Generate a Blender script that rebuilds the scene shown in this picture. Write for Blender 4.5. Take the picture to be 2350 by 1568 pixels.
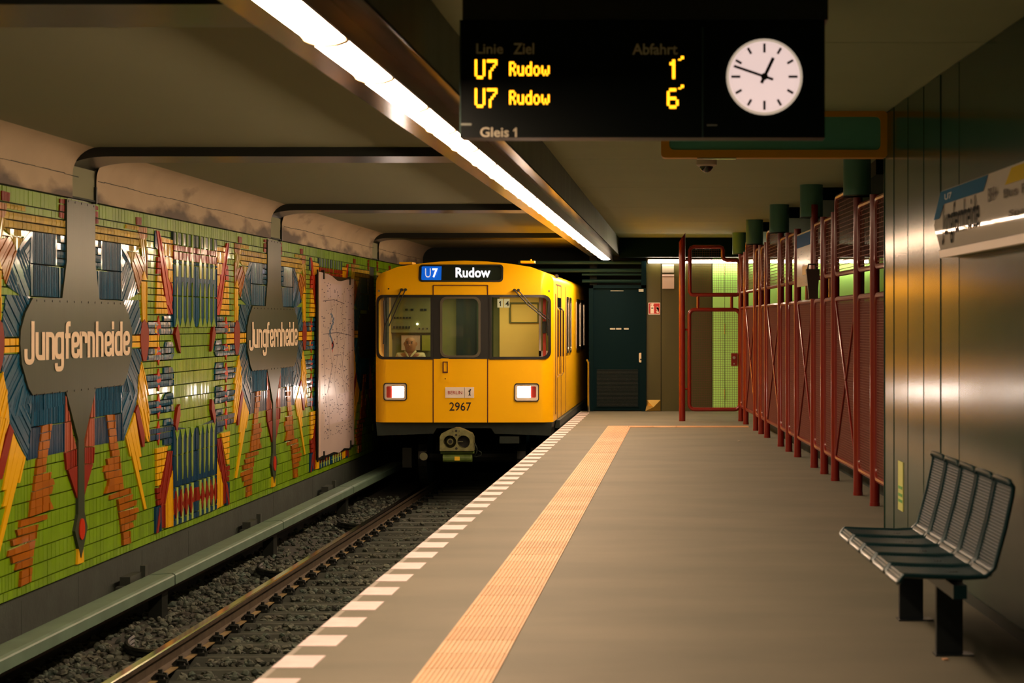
import bpy, bmesh, math, random
from mathutils import Vector, Matrix
from mathutils.geometry import tessellate_polygon
random.seed(7)
for o in list(bpy.data.objects): bpy.data.objects.remove(o)
SC = bpy.context.scene
COL = SC.collection
# ---------------------------------------------------------------- camera, light, exposure
F = 4570.0; VX = 1576.0; VY = 742.0; H = 1.56
cd = bpy.data.cameras.new('camera'); cam = bpy.data.objects.new('camera', cd); COL.objects.link(cam)
cam.location = (0, 0, H); cam.rotation_euler = (math.pi/2, 0, 0)
cd.sensor_width = 36.0; cd.lens = F/2350*36
cd.shift_x = (1175-VX)/2350; cd.shift_y = (VY-784)/2350
cd.clip_end = 200; cd.clip_start = .05
cd.dof.use_dof = True; cd.dof.focus_distance = 26.0; cd.dof.aperture_fstop = 4.2
SC.camera = cam
wd = bpy.data.worlds.new('world'); SC.world = wd; wd.use_nodes = True
wd.node_tree.nodes['Background'].inputs[0].default_value = (.05, .11, .09, 1)
wd.node_tree.nodes['Background'].inputs[1].default_value = 0.5
SC.view_settings.view_transform = 'Standard'; SC.view_settings.look = 'None'
SC.view_settings.exposure = 0.0; SC.view_settings.gamma = 1.0
SC.view_settings.use_curve_mapping = False
LAMP = 66.0; LAMPC = (1, .67, .44)
HEAD = 65.0
try:
    SC.cycles.use_denoising = True
    SC.cycles.max_bounces = 8; SC.cycles.diffuse_bounces = 5; SC.cycles.glossy_bounces = 4
    SC.cycles.transmission_bounces = 6; SC.cycles.transparent_max_bounces = 8
    SC.cycles.sample_clamp_indirect = 6.0
except Exception: pass

# ---------------------------------------------------------------- helpers
def W(x, y, D): return Vector(((x-VX)*D/F, D, H+(VY-y)*D/F))
def wx(x, D): return (x-VX)*D/F
def wz(y, D): return H+(VY-y)*D/F
MATS = {}
def mat(name, col, rough=.6, metal=0., emit=0., ecol=None, var=.0, scale=8., bump=0., bscale=40., spec=.5,
        col2=None, stretch=None, island=0., coat=0., bdist=.01, crough=.1):
    if name in MATS: return MATS[name]
    m = bpy.data.materials.new(name); m.use_nodes = True; MATS[name] = m
    nt = m.node_tree; b = nt.nodes['Principled BSDF']
    b.inputs['Base Color'].default_value = (*col, 1); b.inputs['Roughness'].default_value = rough
    b.inputs['Metallic'].default_value = metal; b.inputs['Specular IOR Level'].default_value = spec
    if coat: b.inputs['Coat Weight'].default_value = coat; b.inputs['Coat Roughness'].default_value = crough
    if emit:
        b.inputs['Emission Color'].default_value = (*(ecol or col), 1); b.inputs['Emission Strength'].default_value = emit
    src = None
    if var or col2 or bump:
        tc = nt.nodes.new('ShaderNodeTexCoord'); mp = nt.nodes.new('ShaderNodeMapping')
        nt.links.new(tc.outputs['Object'], mp.inputs[0])
        if stretch: mp.inputs['Scale'].default_value = stretch
    if var or col2:
        n = nt.nodes.new('ShaderNodeTexNoise'); n.inputs['Scale'].default_value = scale; n.inputs['Detail'].default_value = 5
        nt.links.new(mp.outputs[0], n.inputs['Vector'])
        r = nt.nodes.new('ShaderNodeValToRGB'); r.color_ramp.elements[0].position = .32; r.color_ramp.elements[1].position = .68
        c2 = col2 or tuple(c*(1+var) for c in col); c1 = tuple(c*(1-var) for c in col)
        r.color_ramp.elements[0].color = (*c1, 1); r.color_ramp.elements[1].color = (*c2, 1)
        nt.links.new(n.outputs['Fac'], r.inputs[0]); src = r.outputs[0]
    if island:
        g = nt.nodes.new('ShaderNodeNewGeometry'); mr = nt.nodes.new('ShaderNodeMapRange')
        mr.inputs['To Min'].default_value = 1-island; mr.inputs['To Max'].default_value = 1+island
        nt.links.new(g.outputs['Random Per Island'], mr.inputs['Value'])
        mx = nt.nodes.new('ShaderNodeVectorMath'); mx.operation = 'SCALE'
        if src: nt.links.new(src, mx.inputs[0])
        else: mx.inputs[0].default_value = col
        nt.links.new(mr.outputs[0], mx.inputs['Scale']); src = mx.outputs[0]
    if src: nt.links.new(src, b.inputs['Base Color'])
    if bump:
        n2 = nt.nodes.new('ShaderNodeTexNoise'); n2.inputs['Scale'].default_value = bscale; n2.inputs['Detail'].default_value = 4
        nt.links.new(mp.outputs[0], n2.inputs['Vector'])
        bp = nt.nodes.new('ShaderNodeBump'); bp.inputs['Strength'].default_value = bump; bp.inputs['Distance'].default_value = bdist
        nt.links.new(n2.outputs['Fac'], bp.inputs['Height']); nt.links.new(bp.outputs[0], b.inputs['Normal'])
    return m
def glass(name, tint=(.8, .9, .85), alpha=.12):
    if name in MATS: return MATS[name]
    m = bpy.data.materials.new(name); m.use_nodes = True; MATS[name] = m; nt = m.node_tree
    nt.nodes.remove(nt.nodes['Principled BSDF']); out = nt.nodes['Material Output']
    t = nt.nodes.new('ShaderNodeBsdfTransparent'); t.inputs[0].default_value = (*tint, 1)
    g = nt.nodes.new('ShaderNodeBsdfGlossy'); g.inputs['Roughness'].default_value = .03
    mx = nt.nodes.new('ShaderNodeMixShader'); mx.inputs[0].default_value = alpha
    nt.links.new(t.outputs[0], mx.inputs[1]); nt.links.new(g.outputs[0], mx.inputs[2]); nt.links.new(mx.outputs[0], out.inputs[0])
    return m
def link(name, me, parent=None):
    o = bpy.data.objects.new(name, me); COL.objects.link(o)
    if parent: o.parent = parent
    return o
def tag(o, label=None, cat=None, group=None, kind=None):
    if label: o['label'] = label
    if cat: o['category'] = cat
    if group: o['group'] = group
    if kind: o['kind'] = kind
    return o
def thing(name, label, cat, loc=(0, 0, 0), group=None):
    o = bpy.data.objects.new(name, None); COL.objects.link(o); o.location = loc; o.empty_display_size = .1
    return tag(o, label, cat, group)
class MB:
    def __init__(s): s.v = []; s.f = []; s.m = []; s.mats = []
    def mi(s, m):
        if m is None: return 0
        if m not in s.mats: s.mats.append(m)
        return s.mats.index(m)
    def add(s, vs, fs, m=None):
        b = len(s.v); s.v += [tuple(v) for v in vs]; k = s.mi(m)
        for f in fs: s.f.append(tuple(b+i for i in f)); s.m.append(k)
    def box(s, x0, x1, y0, y1, z0, z1, m=None):
        vs = [(x, y, z) for x in (x0, x1) for y in (y0, y1) for z in (z0, z1)]
        s.add(vs, [(0, 1, 3, 2), (4, 6, 7, 5), (0, 4, 5, 1), (2, 3, 7, 6), (0, 2, 6, 4), (1, 5, 7, 3)], m); return s
    def obox(s, c, ax, ay, az, m=None):   # centre and half axes
        c, ax, ay, az = map(Vector, (c, ax, ay, az))
        vs = [c+i*ax+j*ay+k*az for i in (-1, 1) for j in (-1, 1) for k in (-1, 1)]
        s.add(vs, [(0, 1, 3, 2), (4, 6, 7, 5), (0, 4, 5, 1), (2, 3, 7, 6), (0, 2, 6, 4), (1, 5, 7, 3)], m); return s
    def tube(s, pts, r, n=8, m=None, closed=False, cap=True):
        pts = [Vector(p) for p in pts]; N = len(pts); rings = []
        up = None
        for i, p in enumerate(pts):
            a = pts[i-1] if (i or closed) else p; b = pts[(i+1) % N] if (i < N-1 or closed) else p
            t = (b-a).normalized()
            if up is None:
                up = Vector((0, 0, 1)) if abs(t.z) < .9 else Vector((1, 0, 0))
            u = t.cross(up).normalized(); w = u.cross(t).normalized(); up = w
            rr = r[i] if isinstance(r, (list, tuple)) else r
            rings.append([p+rr*(math.cos(2*math.pi*k/n)*u+math.sin(2*math.pi*k/n)*w) for k in range(n)])
        vs = [v for R in rings for v in R]; fs = []
        for i in range(N if closed else N-1):
            j = (i+1) % N
            for k in range(n): fs.append((i*n+k, i*n+(k+1) % n, j*n+(k+1) % n, j*n+k))
        if cap and not closed: fs += [tuple(range(n))[::-1], tuple((N-1)*n+k for k in range(n))]
        s.add(vs, fs, m); return s
    def prism(s, poly, fn, d0, d1, m=None):   # poly 2d -> fn(a,b,d)
        n = len(poly); vs = [fn(a, b, d0) for a, b in poly]+[fn(a, b, d1) for a, b in poly]
        fs = [tuple(range(n)), tuple(n+i for i in range(n))[::-1]]+[(i, i+n, (i+1) % n+n, (i+1) % n) for i in range(n)]
        s.add(vs, fs, m); return s
    def build(s, name, m=None, parent=None, smooth=False, fix=True):
        me = bpy.data.meshes.new(name); me.from_pydata(s.v, [], s.f)
        ms = s.mats or ([m] if m else [])
        if s.mats and None in s.mats: ms = [m if q is None else q for q in s.mats]
        for q in ms: me.materials.append(q)
        if len(ms) > 1: me.polygons.foreach_set('material_index', s.m)
        if fix:
            bm = bmesh.new(); bm.from_mesh(me); bmesh.ops.recalc_face_normals(bm, faces=bm.faces)
            bm.to_mesh(me); bm.free()
        if smooth:
            me.polygons.foreach_set('use_smooth', [True]*len(me.polygons))
            try: me.set_sharp_from_angle(angle=math.radians(40))
            except Exception: pass
        me.update(); return link(name, me, parent)
def rr(x0, x1, y0, y1, r, n=5, corners=(1, 1, 1, 1)):     # rounded rectangle, ccw from lower left
    p = []
    for k, (cx, cy, a) in enumerate(((x0, y0, 180), (x1, y0, 270), (x1, y1, 0), (x0, y1, 90))):
        q = r*corners[k]
        ccx = cx+q if cx == x0 else cx-q; ccy = cy+q if cy == y0 else cy-q
        if q <= 0: p.append((cx, cy)); continue
        for i in range(n+1):
            t = math.radians(a+90*i/n); p.append((ccx+q*math.cos(t), ccy+q*math.sin(t)))
    return p
XZ = lambda a, b, d: (a, d, b)       # polygon in x,z extruded along y
YZ = lambda a, b, d: (d, a, b)
XY = lambda a, b, d: (a, b, d)
def ring(mb, outer, inner, fn, d0, d1, m=None):
    n = len(outer); vs = [fn(*p, d0) for p in outer]+[fn(*p, d0) for p in inner]+[fn(*p, d1) for p in outer]+[fn(*p, d1) for p in inner]
    fs = []
    for i in range(n):
        j = (i+1) % n
        fs += [(i, j, n+j, n+i), (2*n+i, 3*n+i, 3*n+j, 2*n+j), (i, 2*n+i, 2*n+j, j), (n+i, n+j, 3*n+j, 3*n+i)]
    mb.add(vs, fs, m)
def text(name, s, m, parent, loc, rot, height=None, width=None, bold=0., depth=.001, align='LEFT', sx=1.):
    cu = bpy.data.curves.new(name, 'FONT'); cu.body = s; cu.size = 1; cu.offset = bold; cu.align_x = 'LEFT'; cu.resolution_u = 3
    t = bpy.data.objects.new('t', cu); COL.objects.link(t)
    dg = bpy.context.evaluated_depsgraph_get(); me = bpy.data.meshes.new_from_object(t.evaluated_get(dg))
    bpy.data.objects.remove(t); bpy.data.curves.remove(cu)
    xs = [v.co.x for v in me.vertices]; ys = [v.co.y for v in me.vertices]
    x0, x1, y0, y1 = min(xs), max(xs), min(ys), max(ys)
    ky = (height/(y1-y0)) if height else (width/(x1-x0)); kx = (width/(x1-x0)) if width else ky*sx
    for v in me.vertices: v.co = Vector(((v.co.x-x0)*kx, (v.co.y-y0)*ky, depth))
    me.materials.clear(); me.materials.append(m); me.name = name
    o = link(name, me, parent); o.location = loc; o.rotation_euler = rot; return o
def one(name, m, parent, loc, h, w):      # a figure 1 with a flag and straight stem
    P_ = [(.42, 0), (.74, 0), (.74, 1), (.52, 1), (.12, .74), (.12, .56), (.42, .70)]
    mb = MB(); mb.add([(loc[0]+a*w, loc[1], loc[2]+b*h) for a, b in P_], [tuple(range(7))]); return mb.build(name, m, parent, fix=False)
ROTF = (math.pi/2, 0, 0)          # text plane facing the camera (-Y)
ROTL = (math.pi/2, 0, math.pi/2)  # text on the left wall, facing +X, running along +Y
# ---------------------------------------------------------------- materials
T = {
 'green': mat('tile_green', (.155, .30, .005), .4, var=.12, scale=3, bump=.12, bscale=25, island=.12, coat=.35, spec=.12, crough=.09),
 'lightgreen': mat('tile_lightgreen', (.34, .48, .09), .4, island=.1, coat=.35, spec=.12, crough=.09),
 'yellow': mat('tile_yellow', (.74, .42, .002), .4, bump=.12, bscale=25, island=.09, coat=.35, spec=.12, crough=.09),
 'gold': mat('tile_gold', (.45, .32, .015), .4, bump=.2, bscale=25, island=.2, coat=.6, spec=.3, crough=.09),
 'orange': mat('tile_orange', (.33, .10, .001), .4, bump=.1, bscale=25, island=.14, coat=.35, spec=.12, crough=.09),
 'brown': mat('tile_brown', (.35, .14, .02), .4, bump=.1, bscale=25, island=.14, coat=.35, spec=.12, crough=.09),
 'blue': mat('tile_blue', (.005, .075, .145), .3, bump=.2, bscale=30, island=.3, coat=.4, spec=.12, crough=.07),
 'darkblue': mat('tile_darkblue', (.002, .04, .10), .4, bump=.15, bscale=30, island=.25, coat=.35, spec=.12, crough=.09),
 'red': mat('tile_red', (.45, .03, .006), .4, bump=.1, bscale=30, island=.12, coat=.12, spec=.08, crough=.09),
 'darkred': mat('tile_darkred', (.22, .018, .006), .4, bump=.1, bscale=30, island=.15, coat=.12, spec=.08, crough=.09),
 'rose': mat('tile_rose', (.33, .08, .04), .4, bump=.1, bscale=30, island=.12, coat=.12, spec=.08, crough=.09),
 'pencilbg': mat('tile_pencil', (.05, .10, .10), .4, bump=.1, bscale=30, island=.4, coat=.35, spec=.12, crough=.09),
}
M_grout = mat('grout', (.018, .03, .022), .8)
M_steel = mat('brushed_steel', (.045, .06, .035), .36, .22, var=.06, scale=3, bump=.05, bscale=60, stretch=(1, 1, .05), spec=.12)
M_wallsteel = mat('wall_steel', (.028, .066, .046), .16, .2, var=.1, scale=2, bump=.12, bscale=1.6, bdist=.010, stretch=(1, 1, .6), spec=.12)
M_cream = mat('cream_letter', (.72, .58, .38), .5)
M_ceil = mat('ceiling_plaster', (.22, .235, .14), .85, var=.015, scale=1.2)
M_ceilR = mat('ceiling_board', (.29, .36, .22), .8, var=.03, scale=1.5)
M_black = mat('black_metal', (.012, .016, .014), .35, .3)
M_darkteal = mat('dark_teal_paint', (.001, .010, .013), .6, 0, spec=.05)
M_rib = mat('rib_metal', (.05, .056, .05), .28, .7, var=.2, scale=2)
M_concrete = mat('plinth_concrete', (.022, .034, .026), .8, var=.25, scale=3, bump=.3, bscale=25)
M_beam = mat('beam_side', (.07, .095, .07), .45, .3, var=.3, scale=3, stretch=(1, 1.2, .1))
M_beamb = mat('beam_underside', (.10, .10, .075), .16, .85, col2=(.32, .15, .03), scale=.8, stretch=(.5, 1.6, .5))
M_asph = mat('platform_asphalt', (.105, .106, .074), .72, col2=(.142, .136, .096), scale=1.3, bump=.25, bscale=160, stretch=(.6, 1.2, 1), bdist=.002, spec=.35)
M_white = mat('white_paint', (.62, .52, .53), .6, var=.08, scale=9)
M_tact = mat('tactile_cream', (.47, .285, .135), .6, col2=(.50, .29, .13), scale=4, island=.0)
M_edge = mat('edge_strip', (.25, .24, .20), .6)
M_rock = mat('ballast_rock', (.035, .060, .048), .85, island=.7, col2=(.065, .07, .05), scale=5, bump=.3, bscale=60)
M_bed = mat('ballast_bed', (.03, .034, .028), .9, bump=.5, bscale=30)
M_cover = mat('cover_grp', (.095, .165, .12), .5, var=.12, scale=4)
M_railtop = mat('rail_polished', (.62, .5, .36), .13, 1.)
M_rail = mat('rail_rust', (.07, .055, .035), .6, .4, var=.3, scale=10)
M_foot = mat('rail_foot', (.20, .15, .06), .7, .1, var=.3, scale=9)
M_sleeper = mat('sleeper_steel', (.05, .062, .05), .6, .3, var=.25, scale=6)
M_yel = mat('train_yellow', (1.0, .55, .0), .45, 0, coat=.12, spec=.2)
M_yeld = mat('train_seam', (.10, .02, .004), .5)
M_rubber = mat('black_rubber', (.012, .014, .012), .5)
M_under = mat('underframe', (.012, .022, .016), .6, .3, var=.3, scale=5)
M_red = mat('fence_red', (.17, .009, .004), .33, 0, bump=.05, bscale=40, coat=.5, spec=.3, crough=.16)
M_mesh = mat('mesh_red', (.24, .075, .048), .55, .1)
M_bench = mat('bench_blue', (.007, .036, .042), .34, .3, spec=.3)
M_bleg = mat('bench_leg', (.01, .016, .02), .4, .3)
M_chrome = mat('chrome', (.7, .66, .55), .2, 1.)
M_teal = mat('duct_teal', (.08, .24, .21), .4, .2)
M_olive = mat('olive_panel', (.05, .048, .009), .38, .25, var=.12, scale=2, stretch=(1, 1, .3))
M_gwall = mat('green_panel', (.42, .85, .22), .5)
M_glass = glass('window_glass', (.82, .9, .82), .07)
M_dglass = mat('dark_glass', (.008, .014, .012), .08, coat=.5)
M_lens = mat('lamp_diffuser', (1, .9, .7), .4, emit=LAMP, ecol=LAMPC)
M_screen = mat('screen_black', (.001, .004, .004), .4, spec=.15)
REG_BEGIN=0
REG = [
 ('gold',('v', 0.1, 1),[(0.38,0.7014),(1.95,0.7014),(1.95,0.8258),(0.38,0.8258)]),
 ('gold',('v', 0.08, 1),[(1.328,0.836),(2.023,0.838),(2.046,0.888),(1.349,0.884)]),
 ('brown',('v', 0.06, 1),[(1.712,0.881),(1.8,0.773),(1.956,0.737),(2.046,0.79),(2.046,0.888)]),
 ('gold',('v', 0.08, 1),[(1.307,0.699),(1.369,0.645),(1.669,0.647),(1.911,0.71)]),
 ('gold',('s', 0.03, -68.6),[(1.756,0.759),(1.911,0.576),(2.001,0.517),(2.023,0.789)]),
 ('darkred',('v', 0.05, 1),[(0.387,0.999),(0.406,0.831),(0.529,0.837),(0.51,0.995)]),
 ('darkred',('v', 0.03, 4),[(1.68,0.967),(1.69,0.889),(1.855,0.891),(1.866,0.971)]),
 ('blue',('v', 0.042, None),[(0.586,0.455),(1.244,0.455),(1.203,0.698),(0.596,0.702)]),
 ('blue',('v', 0.042, None),[(0.396,0.444),(0.51,0.202),(1.213,0.207),(1.244,0.452)]),
 ('blue',('v', 0.1, 1),[(0.387,0.455),(0.586,0.455),(0.605,0.699),(0.387,0.702)]),
 ('blue',('s', 0.045, -25.9),[(1.193,0.697),(1.224,0.448),(1.539,0.265),(1.475,0.574),(1.307,0.696)]),
 ('blue',('s', 0.045, 41.3),[(1.224,0.448),(1.244,0.166),(1.756,0.274),(1.433,0.62)]),
 ('blue',('s', 0.045, 34.9),[(1.224,0.203),(1.486,-0.099),(1.822,-0.1),(1.855,-0.015),(1.756,0.209)]),
 ('gold',('v', 0.042, None),[(1.38,0.639),(1.539,0.534),(1.669,0.644)]),
 ('blue',('s', 0.045, -34.8),[(1.369,-0.448),(1.712,-0.626),(1.855,-0.357),(1.833,-0.234),(1.486,-0.23)]),
 ('blue',('s', 0.045, -53.9),[(1.213,-0.544),(1.286,-0.682),(1.701,-0.698),(1.723,-0.62),(1.369,-0.442)]),
 ('blue',('v', 0.042, None),[(0.378,-0.651),(1.286,-0.687),(1.224,-0.544),(0.396,-0.547)]),
 ('blue',('v', 0.042, None),[(0.396,-0.579),(0.406,-0.795),(1.224,-0.79),(1.182,-0.606)]),
 ('blue',('s', 0.045, 36.6),[(1.203,-0.607),(1.224,-0.79),(1.286,-1.04),(1.69,-0.726),(1.712,-0.624)]),
 ('darkblue',('v', 0.042, None),[(0.396,-0.797),(0.406,-1.031),(1.296,-1.038),(1.224,-0.796)]),
 ('orange',('s', 0.035, -34.6),[(1.539,0.528),(1.855,0.391),(1.922,0.478),(1.956,0.596),(1.669,0.641)]),
 ('orange',('s', 0.035, -48.8),[(1.539,0.528),(1.767,0.286),(1.855,0.391),(1.822,0.421)]),
 ('orange',('s', 0.03, -83.0),[(1.944,0.485),(2.046,0.408),(2.046,0.673),(1.944,0.669)]),
 ('yellow',('v', 0.05, None),[(1.855,0.391),(2.046,0.395),(1.938,0.491)]),
 ('yellow',('v', 0.045, 8),[(1.855,0.388),(1.866,0.167),(2.046,0.169),(2.046,0.389)]),
 ('yellow',('v', 0.045, 8),[(1.855,0.192),(1.889,0.003),(2.041,0.003),(2.028,0.194)]),
 ('blue',('v', 0.09, 1),[(2.046,0.015),(2.068,-0.105),(2.949,-0.11),(2.974,0.016)]),
 ('blue',('v', 0.09, 1),[(2.594,0.016),(2.974,0.016),(2.949,0.078),(2.594,0.073)]),
 ('yellow',('v', 0.12, 1),[(1.492,-0.221),(2.451,-0.23),(2.439,-0.107),(1.492,-0.105)]),
 ('green',('v', 0.09, 1),[(2.463,-0.227),(2.594,-0.228),(2.594,-0.111),(2.463,-0.11)]),
 ('blue',('v', 0.09, 1),[(2.606,-0.289),(3.011,-0.295),(2.936,-0.178),(2.678,-0.172)]),
 ('blue',('v', 0.09, 1),[(2.023,-0.348),(2.606,-0.352),(2.606,-0.235),(2.08,-0.231)]),
 ('blue',('v', 0.09, 1),[(2.606,-0.352),(2.936,-0.352),(3.011,-0.295),(2.606,-0.289)]),
 ('yellow',('v', 0.09, 3),[(2.298,-0.097),(2.387,-0.097),(2.31,0.003)]),
 ('yellow',('v', 0.09, 3),[(2.298,-0.234),(2.317,-0.334),(2.387,-0.235)]),
 ('blue',('v', 0.09, 1),[(2.606,-0.486),(2.986,-0.489),(2.924,-0.419),(2.606,-0.416)]),
 ('blue',('v', 0.09, 1),[(1.978,-0.482),(2.068,-0.604),(2.986,-0.605),(2.986,-0.482)]),
 ('blue',('v', 0.09, 1),[(2.582,-0.737),(2.974,-0.741),(2.949,-0.669),(2.678,-0.672)]),
 ('blue',('v', 0.09, 1),[(2.046,-0.728),(2.08,-0.847),(2.986,-0.856),(2.949,-0.731)]),
 ('blue',('v', 0.09, 1),[(2.606,-0.985),(2.986,-0.992),(2.924,-0.911),(2.63,-0.91)]),
 ('darkblue',('v', 0.09, 1),[(2.046,-0.981),(2.091,-1.094),(3.049,-1.119),(2.986,-0.992)]),
 ('darkblue',('v', 0.09, 1),[(2.606,-1.163),(2.911,-1.178),(2.924,-1.111),(2.606,-1.099)]),
 ('darkred',('n',),[(1.811,-0.167),(1.844,-0.277),(1.9,-0.348),(2.001,-0.35),(2.034,-0.305),(2.087,-0.194),(2.087,-0.059),(2.023,0.003),(1.944,0.037),(1.855,0.003),(1.811,-0.094)]),
 ('red',('n',),[(2.368,-0.044),(2.444,-0.16),(2.527,-0.044),(2.444,0.072)]),
 ('red',('n',),[(2.368,-0.285),(2.444,-0.4),(2.527,-0.288),(2.444,-0.173)]),
 ('red',('n',),[(2.368,-0.533),(2.444,-0.645),(2.527,-0.537),(2.444,-0.425)]),
 ('red',('n',),[(2.368,-0.785),(2.444,-0.907),(2.527,-0.791),(2.444,-0.668)]),
 ('red',('n',),[(2.368,-1.032),(2.444,-1.153),(2.527,-1.041),(2.444,-0.92)]),
 ('yellow',('v', 0.09, 1),[(2.345,0.172),(2.678,0.175),(2.498,0.456),(2.368,0.453)]),
 ('yellow',('v', 0.09, 1),[(2.322,0.084),(2.771,0.086),(2.654,0.258),(2.345,0.253)]),
 ('red',('v', 0.09, 1),[(2.357,0.458),(2.498,0.462),(2.486,0.632),(2.392,0.629)]),
 ('darkblue',('n',),[(2.31,0.713),(2.415,0.692),(2.392,0.867),(2.322,0.87)]),
 ('yellow',('v', 0.035, 2),[(2.486,0.821),(2.606,0.534),(2.936,0.331),(2.949,0.809)]),
 ('darkblue',('v', 0.05, None),[(2.69,0.562),(2.763,0.564),(2.8,0.732),(2.69,0.728)]),
 ('red',('s', 0.06, -58.3),[(2.345,0.871),(2.703,0.175),(2.924,0.177),(2.936,0.331),(2.439,0.869)]),
 ('red',('s', 0.06, -32.4),[(2.654,0.258),(2.776,0.085),(2.924,0.086),(2.924,0.261)]),
 ('yellow',('s', 0.04, -52.8),[(1.723,-0.704),(2.08,-0.663),(1.956,-0.481),(1.844,-0.353),(1.756,-0.5)]),
 ('yellow',('s', 0.04, -56.9),[(1.712,-0.727),(1.889,-0.874),(2.103,-0.848),(2.001,-0.634),(1.734,-0.625)]),
 ('yellow',('s', 0.04, -56.8),[(1.756,-0.741),(1.922,-1.011),(2.034,-1.094),(2.114,-1.099),(2.091,-0.841)]),
 ('darkred',('n',),[(1.625,-0.796),(1.866,-1.133),(1.933,-1.134),(1.933,-1.017),(1.708,-0.739)]),
 ('yellow',('n',),[(1.338,-1.011),(1.475,-1.195),(1.507,-1.191),(1.369,-0.992)]),
 ('yellow',('n',),[(1.374,-0.989),(1.951,-1.717),(2.023,-1.711),(1.458,-0.937)]),
 ('yellow',('n',),[(1.462,-0.935),(1.767,-1.337),(1.84,-1.338),(1.539,-0.882)]),
 ('yellow',('n',),[(1.546,-0.879),(1.767,-1.219),(1.84,-1.219),(1.625,-0.805)]),
 ('rose',('v', 0.045, None),[(0.266,-0.788),(0.4,-0.795),(0.4,-0.579),(0.378,-0.589)]),
 ('rose',('v', 0.045, None),[(0.111,-1.021),(0.4,-1.039),(0.4,-0.796),(0.266,-0.791)]),
 ('darkred',('v', 0.045, None),[(0.101,-1.163),(0.359,-1.181),(0.4,-1.04),(0.101,-1.023)]),
 ('darkred',('n',),[(0.092,-1.431),(0.34,-1.18),(0.092,-1.165)]),
 ('orange',('v', 0.16, None),[(0.731,-0.79),(0.751,-0.838),(0.989,-0.843),(0.969,-0.796)]),
 ('orange',('v', 0.16, None),[(0.765,-0.852),(0.78,-0.904),(1.015,-0.908),(0.995,-0.857)]),
 ('orange',('v', 0.16, None),[(0.79,-0.918),(0.81,-0.971),(1.044,-0.974),(1.023,-0.92)]),
 ('orange',('v', 0.16, None),[(0.816,-0.984),(0.84,-1.037),(1.064,-1.036),(1.05,-0.986)]),
 ('orange',('v', 0.16, None),[(0.84,-1.046),(0.863,-1.095),(1.1,-1.097),(1.08,-1.046)]),
 ('orange',('v', 0.16, None),[(0.869,-1.105),(0.889,-1.153),(1.125,-1.157),(1.105,-1.109)]),
 ('orange',('v', 0.16, None),[(0.741,-1.168),(0.78,-1.217),(1.152,-1.217),(1.131,-1.169)]),
 ('orange',('v', 0.16, None),[(0.654,-1.268),(1.172,-1.277),(1.158,-1.226),(0.692,-1.222)]),
 ('orange',('v', 0.16, None),[(0.692,-1.282),(0.731,-1.334),(1.213,-1.342),(1.193,-1.29)]),
 ('orange',('v', 0.16, None),[(0.771,-1.4),(1.244,-1.406),(1.224,-1.352),(0.81,-1.346)]),
 ('orange',('v', 0.16, None),[(0.692,-1.456),(1.269,-1.464),(1.244,-1.415),(0.761,-1.405)]),
 ('orange',('v', 0.16, None),[(0.84,-1.523),(1.496,-1.522),(1.465,-1.477),(0.849,-1.487)]),
 ('orange',('v', 0.16, None),[(1.07,-1.544),(1.1,-1.588),(1.522,-1.581),(1.556,-1.539)]),
 ('orange',('v', 0.16, None),[(1.1,-1.599),(1.121,-1.648),(1.643,-1.643),(1.664,-1.603)]),
 ('orange',('v', 0.16, None),[(1.121,-1.662),(1.152,-1.714),(1.745,-1.71),(1.717,-1.673)]),
 ('orange',('v', 0.16, None),[(1.152,-1.724),(1.172,-1.773),(1.647,-1.771),(1.669,-1.727)]),
 ('orange',('v', 0.16, None),[(1.182,-1.786),(1.199,-1.837),(1.582,-1.831),(1.539,-1.789)]),
 ('orange',('v', 0.16, None),[(1.213,-1.854),(1.228,-1.905),(1.465,-1.907),(1.454,-1.858)]),
 ('orange',('v', 0.16, None),[(1.224,-1.913),(1.234,-1.959),(1.479,-1.965),(1.465,-1.916)]),
 ('yellow',('v', 0.09, 1),[(2.322,-1.17),(2.333,-1.334),(2.352,-1.535),(2.463,-1.532),(2.654,-1.293),(2.739,-1.173)]),
 ('darkred',('v', 0.09, 1),[(2.329,-1.543),(2.345,-1.627),(2.486,-1.64),(2.486,-1.54)]),
 ('darkred',('v', 0.09, 1),[(2.322,-1.549),(2.368,-1.719),(2.486,-1.714),(2.51,-1.545)]),
 ('darkblue',('v', 0.05, None),[(2.317,-1.97),(2.51,-1.968),(2.486,-1.72),(2.317,-1.726)]),
 ('darkred',('n',),[(2.326,-1.971),(2.387,-1.973),(2.486,-1.827),(2.582,-1.672),(2.439,-1.747)]),
 ('yellow',('v', 0.035, None),[(2.642,-1.728),(2.654,-1.958),(2.949,-1.969),(2.911,-1.423),(2.751,-1.597)]),
 ('darkred',('s', 0.045, -119.5),[(2.451,-1.61),(2.486,-1.714),(2.642,-1.728),(2.894,-1.409),(2.911,-1.235),(2.739,-1.227)]),
 ('darkred',('v', 0.035, None),[(2.486,-1.714),(2.51,-1.943),(2.654,-1.948),(2.642,-1.728)]),
 ('pencilbg',('v', 0.05, 3),[(2.93,0.7636),(3.825,0.7636),(3.825,0.888),(2.93,0.888)]),
 ('darkred',('v', 0.05, 3),[(2.93,0.6143),(3.825,0.6143),(3.825,0.7636),(2.93,0.7636)]),
 ('blue',('v', 0.05, 5),[(2.93,-0.04),(3.825,-0.04),(3.825,0.6143),(2.93,0.6143)]),
 ('darkred',('n',),[(2.986,-0.107),(3.137,-0.271),(3.201,-0.298),(3.15,-0.101),(3.074,-0.007)]),
 ('darkred',('n',),[(2.986,-0.992),(3.049,-1.067),(3.188,-0.904),(3.176,-0.792),(3.087,-0.821)]),
 ('darkblue',('v', 0.05, 5),[(2.93,-1.97),(3.825,-1.97),(3.825,-1.06),(2.93,-1.0)]),
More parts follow.
